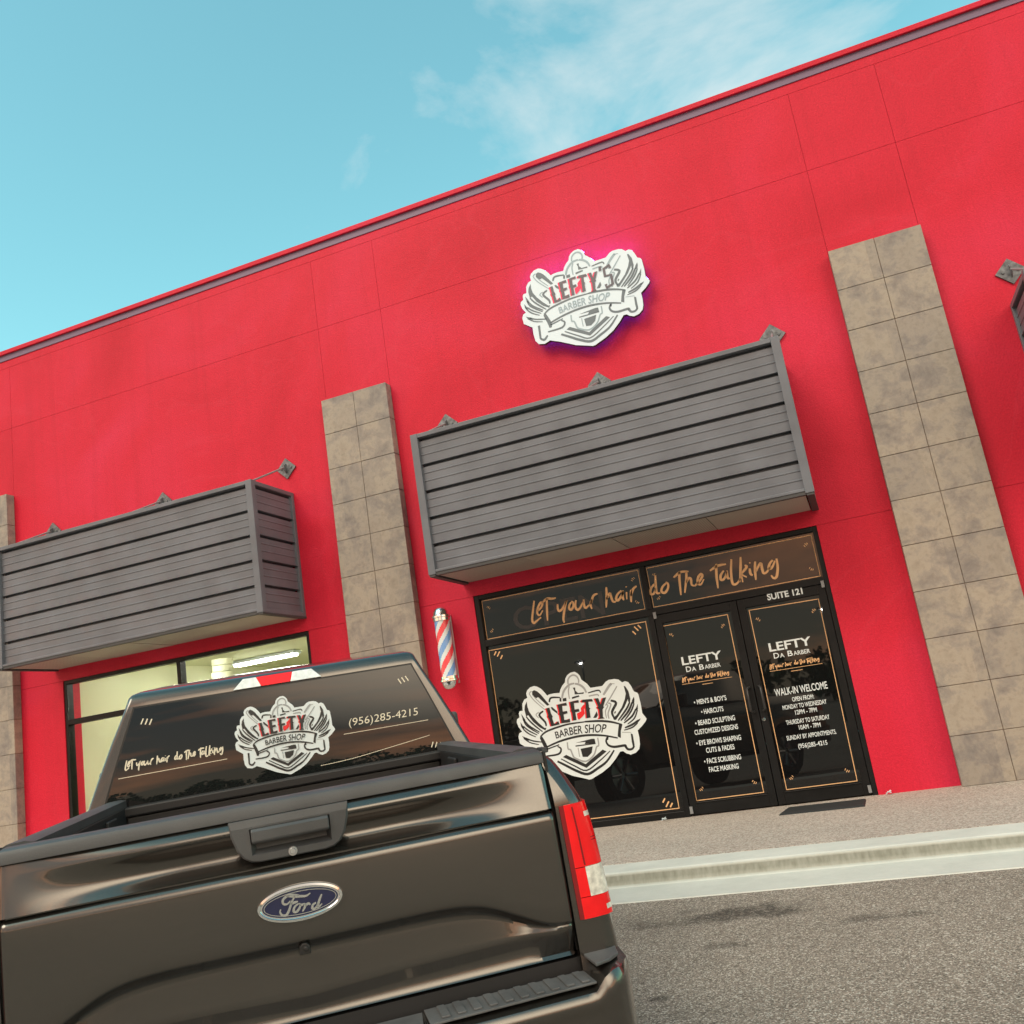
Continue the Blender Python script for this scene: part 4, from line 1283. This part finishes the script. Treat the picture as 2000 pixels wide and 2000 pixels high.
def side_panel(s, y0, y1, n, ztop, xin):
    mb = MB()
    rows = []
    ycs = sorted(set([y0 + (y1 - y0) * i / n for i in range(n + 1)] + ([YR + q for q in (0.004, 0.012, 0.022, 0.035, 0.05)] if y0 < 0.01 else [])))
    zn = 26
    for y in ycs:
        zb, zt = z_bot(y), ztop
        row = []
        for k in range(zn + 1):
            z = zb + (zt - zb) * k / zn
            row.append((s * side_x(z, y), tilt(y, z), z))
        xi = xin if y < 0.07 else 0.700
        row.append((s * xi, tilt(y, zt), zt))
        row.append((s * xi, y, max(zb, 0.55)))
        rows.append(row)
    mb.grid(rows, True)
    # end faces as strips so the leaning rear face shades cleanly
    for r_, xe in ((rows[0], xin), (rows[-1], 0.700)):
        inner = [(s * xe, p_[1], p_[2]) for p_ in r_[:zn + 1]]
        mb.grid([r_[:zn + 1], inner])
    return mb


bed = None
for s in (-1, 1):
    o = side_panel(s, YR, 1.665, 60, 1.337, 0.772 - 0.0).build('bed_side', M['paint'], trk, smooth=True, sharp=40)
    c = MB()
    # rail cap
    rows = []
    for y in (0.080, 0.09, 0.8, 1.655):
        rows.append([(s * 0.690, y, 1.318), (s * 0.690, y, 1.346), (s * 0.715, y, 1.352), (s * 0.762, y, 1.350), (s * 0.784, y, 1.340), (s * 0.789, y, 1.331)])
    c.grid(rows)
    c.poly(rows[0])
    c.prism([(s * 0.774, YR - 0.002 + 0.05), (s * 0.790, YR + 0.05), (s * 0.790, 0.082), (s * 0.774, 0.082)], 1.330, 1.346, 'z')
    c.build('rail_cap', M['plastic'], o, smooth=True, sharp=30)
    c = MB()
    c.box(min(s * 0.688, s * 0.699), max(s * 0.688, s * 0.699), 0.06, 1.66, 0.85, 1.318)
    for y in (0.5, 1.2):
        c.box(min(s * 0.672, s * 0.688), max(s * 0.672, s * 0.688), y - 0.09, y + 0.09, 1.16, 1.30)
    c.build('inner_liner', M['plastic_dark'], o, bevel=0.006)
b_ = MB()
b_.box(-0.688, 0.688, 0.03, 1.60, 0.80, 0.85)
for i in range(11):
    x = -0.60 + i * 0.12
    b_.box(x - 0.03, x + 0.03, 0.05, 1.58, 0.851, 0.862)
b_.build('bed_floor', M['plastic_dark'], trk)
b_ = MB()
b_.box(-0.688, 0.688, 1.60, 1.65, 0.80, 1.275)
b_.box(-0.77, 0.77, 1.585, 1.665, 1.276, 1.318)
b_.build('bed_bulkhead', M['plastic_dark'], trk, bevel=0.008)

# ---- tailgate: a sculpted panel in rows that follow its creases
tg = empty('tailgate', (0, 0, 0))
tg.parent = trk
HW_ = 0.765
UP = [(0, 0.957), (0.345, 0.959), (0.41, 0.957), (0.471, 0.951), (0.526, 0.936), (0.606, 0.897), (0.66, 0.868), (0.701, 0.850), (0.74, 0.845), (0.789, 0.844)]
LO = [(0, 0.926), (0.30, 0.924), (0.40, 0.921), (0.479, 0.913), (0.542, 0.898), (0.616, 0.866), (0.66, 0.848), (0.701, 0.8425), (0.74, 0.8415), (0.789, 0.841)]
FO = [(0, 0.812), (0.26, 0.824), (0.54, 0.830), (0.79, 0.834)]


def sm_tab(tab, x, r=0.03):
    return sum(lerp_tab(tab, abs(x + r * k / 3)) for k in range(-3, 4)) / 7


def tail_profile(x):
    """list of (z, out) from top to bottom at x"""
    ax = abs(x)
    f = 1.0 - smoothstep((ax - 0.30) / 0.44)           # how deep the upper scallop is
    u, l, fo = sm_tab(UP, x), sm_tab(LO, x), lerp_tab(FO, ax)
    e = 1.0 - smoothstep((ax - 0.62) / 0.10)
    dn = 0.008 + 0.026 * e
    deep = [(1.304, 0.000), (1.296, 0.013), (1.284, 0.024), (1.2755, 0.0285), (1.270, 0.027), (1.255, 0.004), (1.235, -0.015), (1.215, -0.022), (1.200, -0.019), (1.188, -0.006), (1.178, 0.008), (1.1715, 0.017)]
    ctl = [(z, d * f + (0.033 * (1.304 - z) / 0.1325) * (1 - f)) for z, d in deep]
    ctl += [(1.1690, 0.010), (1.1655, 0.010), (1.163, 0.020), (1.156, 0.030), (1.147, 0.0345), (1.138, 0.0355)]
    for k in range(1, 7):
        t = k / 7
        ctl.append((1.138 + (u + 0.012 - 1.138) * t, 0.0355 + 0.0065 * math.sin(t * 1.57)))
    ctl += [(u + 0.012, 0.042), (u + 0.004, 0.0405), (u - 0.002, 0.036)]
    ctl += [(u + (l - u) * 0.5, 0.042 - dn * 0.75), (l + (u - l) * 0.12, 0.042 - dn), (l - 0.004, 0.042 - dn + 0.001)]
    for k in range(1, 6):
        t = k / 6
        ctl.append((l - 0.004 + (fo + 0.004 - l + 0.004) * t, (0.043 - dn) + dn * 0.18 * t))
    ctl += [(fo + 0.004, 0.043 - dn * 0.81), (fo - 0.004, 0.0425 - dn * 0.82), (fo - 0.03, 0.032 - dn * 0.8), (0.762, 0.004), (0.752, 0.012), (0.748, 0.0)]
    return ctl


mb = MB()
xs_ = [-HW_ + 2 * HW_ * i / 170 for i in range(171)]
cols = []
for x in xs_:
    edge = max(0.0, (abs(x) - (HW_ - 0.012)) / 0.012)
    cols.append([(x, -d * (1 - 0.0) + 0.010 * edge ** 2, z) for z, d in tail_profile(x)])
mb.grid([[c[k] for c in cols] for k in range(len(cols[0]))])
# returns and inner face
mb.add([(-HW_, 0.010, 1.304), (HW_, 0.010, 1.304), (HW_, 0.06, 1.304), (-HW_, 0.06, 1.304), (-HW_, 0.06, 0.75), (HW_, 0.06, 0.75)], [(0, 1, 2, 3), (3, 2, 5, 4)])
for s in (-1, 1):
    pr = tail_profile(HW_)
    mb.poly([(s * HW_, -d + 0.010, z) for z, d in pr] + [(s * HW_, 0.06, 0.748), (s * HW_, 0.06, 1.304)])
mb.build('tailgate_panel', M['paint'], tg, smooth=True, sharp=50, recalc=False)
c = MB()
rows = []
for x in (-HW_, -HW_ + 0.01, -0.4, 0, 0.4, HW_ - 0.01, HW_):
    k = 0.006 if abs(x) == HW_ else 0
    rows.append([(x, 0.075, 1.29), (x, 0.075, 1.338 - k), (x, 0.060, 1.346 - k), (x, 0.012, 1.345 - k), (x, -0.004, 1.339 - k), (x, -0.011, 1.328), (x, -0.012, 1.305), (x, 0.002, 1.3035)])
c.grid(rows)
c.poly(rows[0])
c.poly(rows[-1])
c.build('tailgate_cap', M['plastic'], tg, smooth=True, sharp=30)
# handle bezel
bz = MB()


def bez(k, y):
    return [(-0.166 + k, y, 1.3035 - (0.02 if k else 0)), (0.166 - k, y, 1.3035 - (0.02 if k else 0)), (0.163 - k, y, 1.265), (0.150 - k, y, 1.225), (0.135 - k, y, 1.203), (0.115 - k * 0.7, y, 1.190 + k * 0.6), (0.09, y, 1.186 + k * 0.6),
            (-0.09, y, 1.186 + k * 0.6), (-0.115 + k * 0.7, y, 1.190 + k * 0.6), (-0.135 + k, y, 1.203), (-0.150 + k, y, 1.225), (-0.163 + k, y, 1.265)]


bz.grid([bez(0.0, 0.0), bez(0.0, -0.036), bez(0.006, -0.041)], True)
o_ = bez(0.006, -0.041)
# flat front with the hand recess left open
ri = [(-0.112, -0.041, 1.278), (0.112, -0.041, 1.278), (0.110, -0.041, 1.207), (-0.110, -0.041, 1.207)]
idx = len(bz.v)
bz.v += o_ + ri
q = lambda i: idx + i
r_ = lambda i: idx + 12 + i
bz.f += [(q(0), q(1), r_(1), r_(0)), (q(1), q(2), r_(1)), (q(2), q(3), r_(2), r_(1)), (q(3), q(4), r_(2)), (q(4), q(5), q(6), r_(2)), (q(6), q(7), r_(3), r_(2)), (q(7), q(8), q(9), r_(3)), (q(9), q(10), r_(3)), (q(10), q(11), r_(0), r_(3)), (q(11), q(0), r_(0))]
bz.mi += [0] * 10
rb = [(-0.100, -0.008, 1.274), (0.100, -0.008, 1.274), (0.098, -0.012, 1.220), (-0.098, -0.012, 1.220)]
bz.grid([ri, rb], True)
bz.poly(rb)
bz.build('handle_bezel', M['plastic'], tg, recalc=False)
h_ = MB()
h_.prism([(-0.012, 1.276), (-0.047, 1.277), (-0.054, 1.270), (-0.055, 1.243), (-0.048, 1.238), (-0.020, 1.240)], -0.1075, 0.1075, 'x')
h_.build('tailgate_handle', M['plastic'], tg, bevel=0.004)
h_ = MB()
h_.lathe([(0.0, -0.047), (0.007, -0.047), (0.009, -0.044), (0.012, -0.044), (0.014, -0.036)], 20, 'y', (0, 0, 1.199))
h_.build('key_cylinder', M['steel'], tg, smooth=True)
# oval badge
bo = MB()
ocx, ocz, orx, orz = 0.003, 1.061, 0.118, 0.0495
ring = []
yb = -0.041
for k, (f_, y) in enumerate(((1.0, yb + 0.012), (1.0, yb - 0.004), (0.975, yb - 0.009), (0.90, yb - 0.010), (0.875, yb - 0.006), (0.83, yb - 0.006))):
    ring.append([(ocx + (orx - (1 - f_) * 0.085) * math.cos(2 * math.pi * i / 64), y, ocz + (orz - (1 - f_) * 0.085) * math.sin(2 * math.pi * i / 64)) for i in range(64)])
bo.grid(ring, True)
bad = bo.build('badge_rim', M['chrome'], tg, smooth=True, sharp=25)
bo = MB()
bo.poly([(p_[0], yb - 0.0055, p_[2]) for p_ in [(ocx + (orx - 0.012) * math.cos(2 * math.pi * i / 64), 0, ocz + (orz - 0.012) * math.sin(2 * math.pi * i / 64)) for i in range(64)]])
bo.build('badge_field', M['blue'], tg)
bo = MB()
ringp = lambda d: [(ocx + (orx - d) * math.cos(2 * math.pi * i / 64), yb - 0.0066, ocz + (orz - d) * math.sin(2 * math.pi * i / 64)) for i in range(65)]
bo.grid([ringp(0.0185), ringp(0.0205)])
for s_ in FD:
    stroke2d(bo, s_, 0.0068, lambda u, v: (ocx + u, yb - 0.0068, ocz + v), 0.5)
bo.build('badge_lettering', M['chrome'], tg, recalc=False)
h_ = MB()
h_.prism([(-0.016, 0.925), (0.016, 0.925), (0.014, 0.945), (0.006, 0.953), (-0.006, 0.953), (-0.014, 0.945)], -0.046, -0.01, 'y')
h_.lathe([(0.0, -0.049), (0.006, -0.049), (0.0075, -0.046)], 16, 'y', (0.004, 0, 0.938))
h_.build('reversing_camera', M['gasket'], tg, bevel=0.002)

# ---- tail lights
def tail_light(s):
    t = empty('tail_light', (0, 0, 0))
    t.parent = trk

    def prof(z, out=0.0):
        k = (1.177 - z) / 0.31
        xo = lerp_tab(SIDE, z) + 0.010
        xi = 0.7785 + 0.006 * k
        pts = [(xi, -0.004), (xi + 0.004, -0.034), (xi + 0.016, -0.040), (xi + 0.4 * (xo - xi), -0.041), (xo - 0.030, -0.035), (xo - 0.013, -0.022), (xo - 0.004, 0.000), (xo, 0.035), (xo + 0.008, 0.10), (xo + 0.012, 0.15), (xo - 0.02, 0.16)]
        return [(s * x, y - out, z) for x, y in pts]

    def shell(z0, z1, i0, i1, name, m, out=0.0, n=6):
        mb = MB()
        rows = [prof(z0 + (z1 - z0) * k / n, out)[i0:i1] for k in range(n + 1)]
        mb.grid(rows)
        for r_ in (rows[0], rows[-1]):
            mb.poly(r_)
        return mb.build(name, m, t, smooth=True, sharp=40)
    shell(0.846, 1.173, 0, 3, 'inner_lens', M['lens_dark'])
    shell(0.846, 0.905, 2, 11, 'red_lens', M['lens_red'])
    shell(0.991, 1.173, 2, 11, 'red_lens', M['lens_red'])
    shell(0.907, 0.989, 2, 4, 'red_lens', M['lens_red'])
    shell(0.906, 0.990, 3, 11, 'reversing_lens', M['lens_clear'], 0.001)
    # moulded seams in the lens
    for z in (1.070, 1.062):
        mb = MB()
        mb.grid([prof(z, 0.0012)[4:9], prof(z - 0.0022, 0.0012)[4:9]])
        mb.build('lens_seam', M['lens_dark'], t, smooth=True)
    mb = MB()
    va = [prof(0.995 + (1.165 - 0.995) * k / 5, 0.0012) for k in range(6)]
    mb.grid([[(q[3][0] - s * 0.002, q[3][1], q[3][2]), (q[3][0] + s * 0.003, q[3][1], q[3][2])] for q in va])
    mb.build('lens_seam', M['lens_dark'], t, smooth=True)
    for z in (1.145, 0.875):
        mb = MB()
        pr = prof(z, 0.0022)[4:8]
        pr2 = prof(z - 0.014, 0.0022)[4:8]
        mb.grid([pr, pr2])
        mb.build('reflector_bar', M['lens_clear'], t, smooth=True)
    b = MB()
    b.prism([(s * 0.770, 0.0), (s * 0.7785, 0.0), (s * 0.7785, 0.06), (s * 0.770, 0.06)], 0.76, 1.335, 'z')
    b.build('gap_seal', M['gasket'], t)


tail_light(1)
tail_light(-1)

# ---- bumper
bu = empty('rear_bumper', (0, 0, 0))
bu.parent = trk
mb = MB()
prf = [(-0.02, 0.700), (-0.155, 0.690), (-0.178, 0.684), (-0.187, 0.672), (-0.190, 0.655), (-0.185, 0.640), (-0.183, 0.615), (-0.180, 0.54), (-0.165, 0.50), (-0.13, 0.475), (-0.02, 0.47)]
rows = []
for i in range(61):
    x = -0.885 + 1.77 * i / 60
    ax = abs(x)
    bow = -0.02 * (ax / 0.885) ** 2
    k = max(0.0, (ax - 0.80) / 0.085)
    rnd = 0.07 * (1 - math.sqrt(max(0.0, 1 - k * k)))
    up_ = 0.045 * smoothstep((ax - 0.775) / 0.035)
    rows.append([(x, min(-0.012, y - bow + rnd) if y < -0.03 else y + 0.0, z + up_ * (1.0 if z > 0.68 else 0.85 if z > 0.66 else 0.55 if z > 0.645 else 0.3 if z > 0.63 else 0)) for y, z in prf])
mb.grid(rows)
for s, r_ in ((-1, rows[0]), (1, rows[-1])):
    r2 = [(x + s * 0.012, y + 0.02, z) for x, y, z in r_]
    r3 = [(x + s * 0.010, y + 0.16, z - 0.01) for x, y, z in r_]
    mb.grid([r_, r2, r3])
mb.build('bumper_shell', M['paint'], bu, smooth=True, sharp=35)
mb = MB()
for s in (-1, 1):
    mb.prism([(s * 0.30, -0.022), (s * 0.775, -0.022), (s * 0.775, -0.150), (s * 0.30, -0.160)], 0.7005, 0.7065, 'z')
    for i in range(10):
        x = 0.335 + i * 0.0445
        mb.prism([(s * x, -0.035), (s * (x + 0.020), -0.035), (s * (x + 0.024), -0.048), (s * (x + 0.024), -0.140), (s * x, -0.140)], 0.7068, 0.7125, 'z')
mb.prism([(-0.295, -0.022), (0.295, -0.022), (0.28, -0.165), (-0.28, -0.165)], 0.6955, 0.7015, 'z')
mb.build('step_pad', M['pad'], bu, bevel=0.0015)
for s in (-1, 1):
    mb = MB()
    mb.prism([(s * 0.782, -0.020), (s * 0.872, 0.02), (s * 0.884, -0.02), (s * 0.868, -0.09), (s * 0.83, -0.128), (s * 0.782, -0.145)], 0.742, 0.752, 'z')
    mb.build('corner_pad', M['pad'], bu, bevel=0.003)
mb = MB()
mb.box(-0.16, 0.16, -0.172, -0.150, 0.50, 0.64)
mb.build('plate_recess', M['plastic_dark'], bu)
mb = MB()
mb.box(-0.79, 0.79, -0.008, 0.12, 0.60, 0.742)
mb.build('bumper_filler', M['plastic_dark'], bu)

# ---- cab
def plan(z):
    """plan outline of the cab at height z (half, right side from rear centre to front centre)"""
    hw = lerp_tab([(1.29, 0.872), (1.31, 0.866), (1.45, 0.808), (1.60, 0.742), (1.70, 0.694), (1.75, 0.672), (1.785, 0.660), (1.797, 0.648), (1.81, 0.615), (1.83, 0.54), (1.845, 0.40), (1.852, 0.20), (1.855, 0.02)], z)
    yr = 1.690 + (min(z, 1.795) - 1.30) * 0.115
    if z > 1.745:
        yr += lerp_tab([(1.745, 0.0), (1.775, 0.010), (1.785, 0.015), (1.797, 0.028), (1.81, 0.07), (1.83, 0.28), (1.845, 0.5), (1.855, 0.8)], z)
    yf_ = lerp_tab([(1.29, 3.98), (1.60, 3.45), (1.78, 3.12), (1.83, 2.95), (1.855, 2.6)], z)
    rc = min(0.020, hw * 0.5)
    pts = []
    for i in range(9):
        pts.append(((hw - rc) * i / 8, yr))
    for i in range(1, 9):
        a = math.pi / 2 * i / 8
        pts.append((hw - rc + rc * math.sin(a), yr + rc - rc * math.cos(a)))
    for i in range(1, 13):
        t = i / 12
        pts.append((hw + 0.06 * smoothstep(t * 2.5) - 0.05 * t * t * hw, yr + rc + (yf_ - 0.2 - yr - rc) * t))
    for i in range(1, 9):
        a = math.pi / 2 * i / 8
        hf = hw * 0.95 + 0.06
        pts.append((hf * math.cos(a) ** 0.6, yf_ - 0.2 + 0.2 * math.sin(a)))
    return pts


zl = [1.29, 1.31, 1.38, 1.45, 1.52, 1.60, 1.66, 1.71, 1.745, 1.765, 1.778, 1.785, 1.797, 1.81, 1.83, 1.845, 1.855]
mb = MB()
rows = []
for z in zl:
    p_ = plan(z)
    rows.append([(x, y, z) for x, y in p_] + [(-x, y, z) for x, y in reversed(p_[1:-1])])
mb.grid(rows, True)
mb.poly(rows[-1])
cab = mb.build('cab', M['paint'], trk, smooth=True, sharp=45)


def glass_pt(u, z, off):
    """point on the rear glass: u in -1..1 across, z up"""
    hw = lerp_tab([(1.305, 0.790), (1.312, 0.788), (1.60, 0.683), (1.737, 0.630)], z)
    y = 1.690 + (z - 1.30) * 0.085 - off - 0.010 * (1 - u * u) - 0.005 * (1 - ((z - 1.52) / 0.215) ** 2)
    return (u * hw, y, z)


def glass_patch(name, m, z0, z1, grow, off, parent):
    mb = MB()
    rows = []
    for k in range(15):
        z = z0 + (z1 - z0) * k / 14
        row = []
        for i in range(41):
            u = -1 + 2 * i / 40
            p_ = glass_pt(u, z, off)
            row.append((p_[0] * (1 + grow), p_[1], p_[2]))
        rows.append(row)
    mb.grid(rows)
    return mb.build(name, m, parent, smooth=True)


glass_patch('glass_seal', M['gasket'], 1.300, 1.742, 0.012, 0.004, cab)
gl = glass_patch('rear_window', M['tint'], 1.308, 1.734, 0.0, 0.007, trk)


def on_glass(layer):
    return lambda u, v: (u, glass_pt(u / 0.72, v, 0.0085 + 0.0012 * layer)[1], v)


EG = 0.446
ecx, ecz = 0.012, 1.507
emblem(gl, lambda u, v, l: on_glass(l)(ecx + u * EG, ecz + v * EG), (M['white_vinyl'], M['black_vinyl'], M['grey_vinyl'], M['black_vinyl'], M['red_vinyl'], M['black_vinyl']))
k = (0.224) / (1.72 - 0.235)
g = MB()
for i, s_ in enumerate(HW):
    stroke2d(g, [(-0.478 + (u - 0.235) * k, 1.494 + (v - 2.415) * k * 1.1) for u, v in s_], 0.0062, on_glass(1), 0.3)
g.build('slogan_lettering', M['cream_vinyl'], gl, recalc=False)
g = MB()
text_in(g, '(956)285-4215', 0.302, 0.630, 1.496, 0.036, on_glass(1), -0.004, 0.12, -0.002)
g.build('phone_lettering', M['cream_vinyl'], gl, recalc=False)
for ln, wd_ in (([(-0.72, 1.441), (-0.255, 1.4455)], 0.0032), ([(0.272, 1.464), (0.672, 1.463)], 0.0030), ([(0.150, 1.343), (0.30, 1.350), (0.50, 1.372), (0.668, 1.392)], 0.0026)):
    g = MB()
    stroke2d(g, ln, wd_, on_glass(1), 0.2)
    g.build('underline', M['cream_vinyl'], gl, recalc=False)
for (x, z, sx, sz) in ((0.560, 1.650, 1, 1), (0.715, 1.325, -1, 1), (-0.560, 1.650, -1, 1)):
    g = MB()
    for q_ in range(3):
        stroke2d(g, [(x + sx * (0.018 * q_), z + 0.026 + 0.004 * q_), (x + sx * (0.018 * q_ + 0.012), z + 0.002 + 0.004 * q_)], 0.0055, on_glass(1), 0, False)
    g.build('corner_ticks', M['cream_vinyl'], gl, recalc=False)

# third brake light
bl = empty('high_brake_light', (0, 0, 0))
bl.parent = trk


def brake_piece(u0, u1, c0, c1, name, m):
    """trapezoid lens from u0..u1 (bottom edge) and c0..c1 (top edge)"""
    mb = MB()
    zb, zt = 1.744, 1.790
    f = lambda x, z, o: (x, 1.690 + (z - 1.30) * 0.115 - o, z)
    mb.add([f(u0, zb, 0.034), f(u1, zb, 0.034), f(c1, zt, 0.016), f(c0, zt, 0.016), f(u0, zb, -0.01), f(u1, zb, -0.01), f(c1, zt, -0.02), f(c0, zt, -0.02)],
           [(0, 1, 2, 3), (1, 5, 6, 2), (0, 3, 7, 4), (3, 2, 6, 7), (0, 4, 5, 1)])
    return mb.build(name, m, bl, bevel=0.003)


brake_piece(-0.070, 0.062, -0.090, 0.076, 'brake_lens', M['lens_red'])
brake_piece(-0.198, -0.0705, -0.150, -0.0905, 'cargo_lens', M['lens_white'])
brake_piece(0.0625, 0.207, 0.0765, 0.165, 'cargo_lens', M['lens_white'])

# cab lower body, bonnet, glass at the sides and front, wheels: hidden here but there
def lower(s, y0, y1, n, zt_):
    mb = MB()
    rows = []
    for i in range(n + 1):
        y = y0 + (y1 - y0) * i / n
        zb = z_bot(y)
        zt = zt_(y)
        nose = smoothstep((y - 5.2) / 0.55)
        row = []
        for k in range(15):
            z = zb + (zt - zb) * k / 14
            x = 0.945 - 0.085 * smoothstep((z - 1.05) / 0.26) - 0.02 * smoothstep((0.75 - z) / 0.3) - 0.16 * nose
            for a in AX:
                d = math.hypot(y - a, z - 0.405)
                x += 0.022 * smoothstep((0.72 - d) / 0.2)
            row.append((s * x, y, z))
        row += [(s * 0.6, y, zt), (s * 0.6, y, zb)]
        rows.append(row)
    mb.grid(rows, True)
    mb.poly(rows[0])
    mb.poly(rows[-1])
    return mb


for s in (-1, 1):
    lower(s, 1.695, 3.95, 46, lambda y: 1.305).build('door_side', M['paint'], trk, smooth=True, sharp=40)
    lower(s, 3.955, 5.75, 46, lambda y: 1.30 - 0.20 * smoothstep((y - 4.0) / 1.8)).build('front_wing', M['paint'], trk, smooth=True, sharp=40)
mb = MB()
rows = []
for i in range(13):
    y = 3.9 + 1.85 * i / 12
    z = 1.31 - 0.20 * smoothstep((y - 4.0) / 1.8)
    rows.append([(x, y - 0.08 * (x / 0.8) ** 2 * (i / 12), z + 0.05 * (1 - (x / 0.86) ** 2) + (0.02 if 0.3 < abs(x) < 0.55 else 0)) for x in (-0.86, -0.6, -0.5, -0.3, -0.1, 0.1, 0.3, 0.5, 0.6, 0.86)])
mb.grid(rows)
mb.build('bonnet', M['paint'], trk, smooth=True)
mb = MB()
mb.box(-0.62, 0.62, 5.70, 5.80, 0.72, 1.10)
for z in (0.80, 0.91, 1.02):
    mb.box(-0.58, 0.58, 5.80, 5.83, z - 0.025, z + 0.025)
mb.build('grille', M['plastic'], trk, bevel=0.01)
for s in (-1, 1):
    mb = MB()
    mb.box(min(s * 0.62, s * 0.84), max(s * 0.62, s * 0.84), 5.62, 5.78, 0.86, 1.08)
    mb.build('headlight', M['lens_clear'], trk, bevel=0.02)
mb = MB()
mb.box(-0.90, 0.90, 5.68, 5.88, 0.46, 0.70)
mb.build('front_bumper', M['paint'], trk, bevel=0.04)
mb = MB()
mb.box(-0.60, 0.60, 0.1, 5.65, 0.42, 0.72)
mb.build('chassis', M['plastic_dark'], trk)
mb = MB()
for k in range(2):
    z0, z1 = 1.335, 1.735
mb.grid([[((0.80 - 0.16 * t) * u, 3.965 + (0.0 if t == 0 else -0.80 * t) + 0.012 - 0.10 * u * u, 1.33 + 0.42 * t) for u in [i / 6 - 1 for i in range(13)]] for t in (0, 0.5, 1)])
mb.build('windscreen', M['tint'], trk, smooth=True)
for s in (-1, 1):
    for y0, y1 in ((1.95, 2.75), (2.82, 3.55)):
        mb = MB()
        mb.grid([[(s * (lerp_tab([(1.31, 0.866), (1.45, 0.808), (1.60, 0.742), (1.70, 0.694)], z) + 0.006), y0 + (y1 - y0) * t - (0.25 * (z - 1.34) / 0.36 if t == 1 and y0 > 2.8 else 0), z) for t in (0, 1)] for z in (1.34, 1.45, 1.60, 1.70)])
        mb.build('side_window', M['tint'], trk, smooth=True)
    mb = MB()
    mb.box(min(s * 0.90, s * 1.13), max(s * 0.90, s * 1.13), 3.52, 3.62, 1.26, 1.46)
    mb.box(min(s * 0.84, s * 0.95), max(s * 0.84, s * 0.95), 3.54, 3.60, 1.28, 1.33)
    mb.build('wing_mirror', M['plastic'], trk, bevel=0.02)
    for a in AX:
        we = empty('wheel', (s * 0.80, a, WR))
        we.parent = trk
        mb = MB()
        mb.lathe([(0.26, -0.12), (0.36, -0.135), (0.395, -0.11), (0.405, -0.06), (0.405, 0.06), (0.395, 0.11), (0.36, 0.135), (0.26, 0.12)], 48, 'x')
        mb.build('tyre', M['tyre'], we, smooth=True)
        mb = MB()
        mb.lathe([(0.0, s * 0.06), (0.06, s * 0.07), (0.24, s * 0.05), (0.262, s * 0.12), (0.262, -s * 0.12)], 36, 'x')
        for i in range(6):
            an = math.pi * 2 * i / 6
            mb.tube([(s * 0.075, 0.05 * math.cos(an), 0.05 * math.sin(an)), (s * 0.095, 0.245 * math.cos(an), 0.245 * math.sin(an))], 0.026, 8)
        mb.build('rim', M['rim'], we, smooth=True)

# ================================================================== across the street, behind the camera (seen as reflections)
random.seed(11)
tl = MB()
for i in range(70):
    cx = -110 + 220 * (i + random.uniform(-0.4, 0.4)) / 70
    cy_ = -95 - random.uniform(0, 14)
    hh = random.uniform(3.2, 7.0)
    rw = random.uniform(2.0, 3.6)
    for j in range(150):
        th, ph = random.uniform(0, 6.283), math.acos(random.uniform(-1, 1))
        r_ = random.uniform(0.55, 1.0)
        p_ = Vector((cx + rw * r_ * math.sin(ph) * math.cos(th), cy_ + rw * r_ * math.sin(ph) * math.sin(th), -0.7 + hh * 0.55 + hh * 0.45 * r_ * math.cos(ph)))
        s_ = random.uniform(0.3, 0.7)
        a_ = Vector((random.uniform(-1, 1), random.uniform(-1, 1), random.uniform(-1, 1))).normalized() * s_
        b2 = a_.orthogonal().normalized() * s_ * 0.7
        tl.poly([p_ - a_, p_ + b2, p_ + a_, p_ - b2])
tlo = tl.build('treeline', M['leaf'], recalc=False)
tlo['kind'] = 'stuff'

# two post lamps of the lot across the street, already lit: their reflections show as sparks in the dark panes
for (lx, ly, lz, lab) in ((-11.9, -40.0, 4.1, 'lit post lamp across the street, mirrored as a spark beside the big window emblem'), (0.82, -40.0, 4.63, 'lit post lamp across the street, mirrored as a spark high on the right door')):
    lp = empty('street_lamp', (lx, ly, -0.69), lab, 'street lamp', 'post lamps across the street')
    q_ = MB()
    hh_ = lz + 0.69
    q_.tube([(0, 0, 0), (0, 0, hh_ + 0.25)], [0.085, 0.055], 14)
    q_.lathe([(0.0, 0.16), (0.14, 0.16), (0.16, 0.12), (0.16, 0.0)], 16)
    q_.build('pole', M['anchor'], lp, smooth=True)
    q_ = MB()
    q_.box(-0.24, 0.24, 0.05, 0.60, hh_ + 0.10, hh_ + 0.20)
    q_.box(-0.04, 0.04, 0.0, 0.06, hh_ + 0.12, hh_ + 0.18)
    q_.build('lamp_head', M['anchor'], lp, bevel=0.02)
    q_ = MB()
    q_.lathe([(0.0, hh_ + 0.02), (0.045, hh_ + 0.04), (0.07, hh_ + 0.07), (0.075, hh_ + 0.099)], 20, 'z', (0, 0.34, 0))
    q_.build('lamp_lens', M['lamp'], lp, smooth=True)
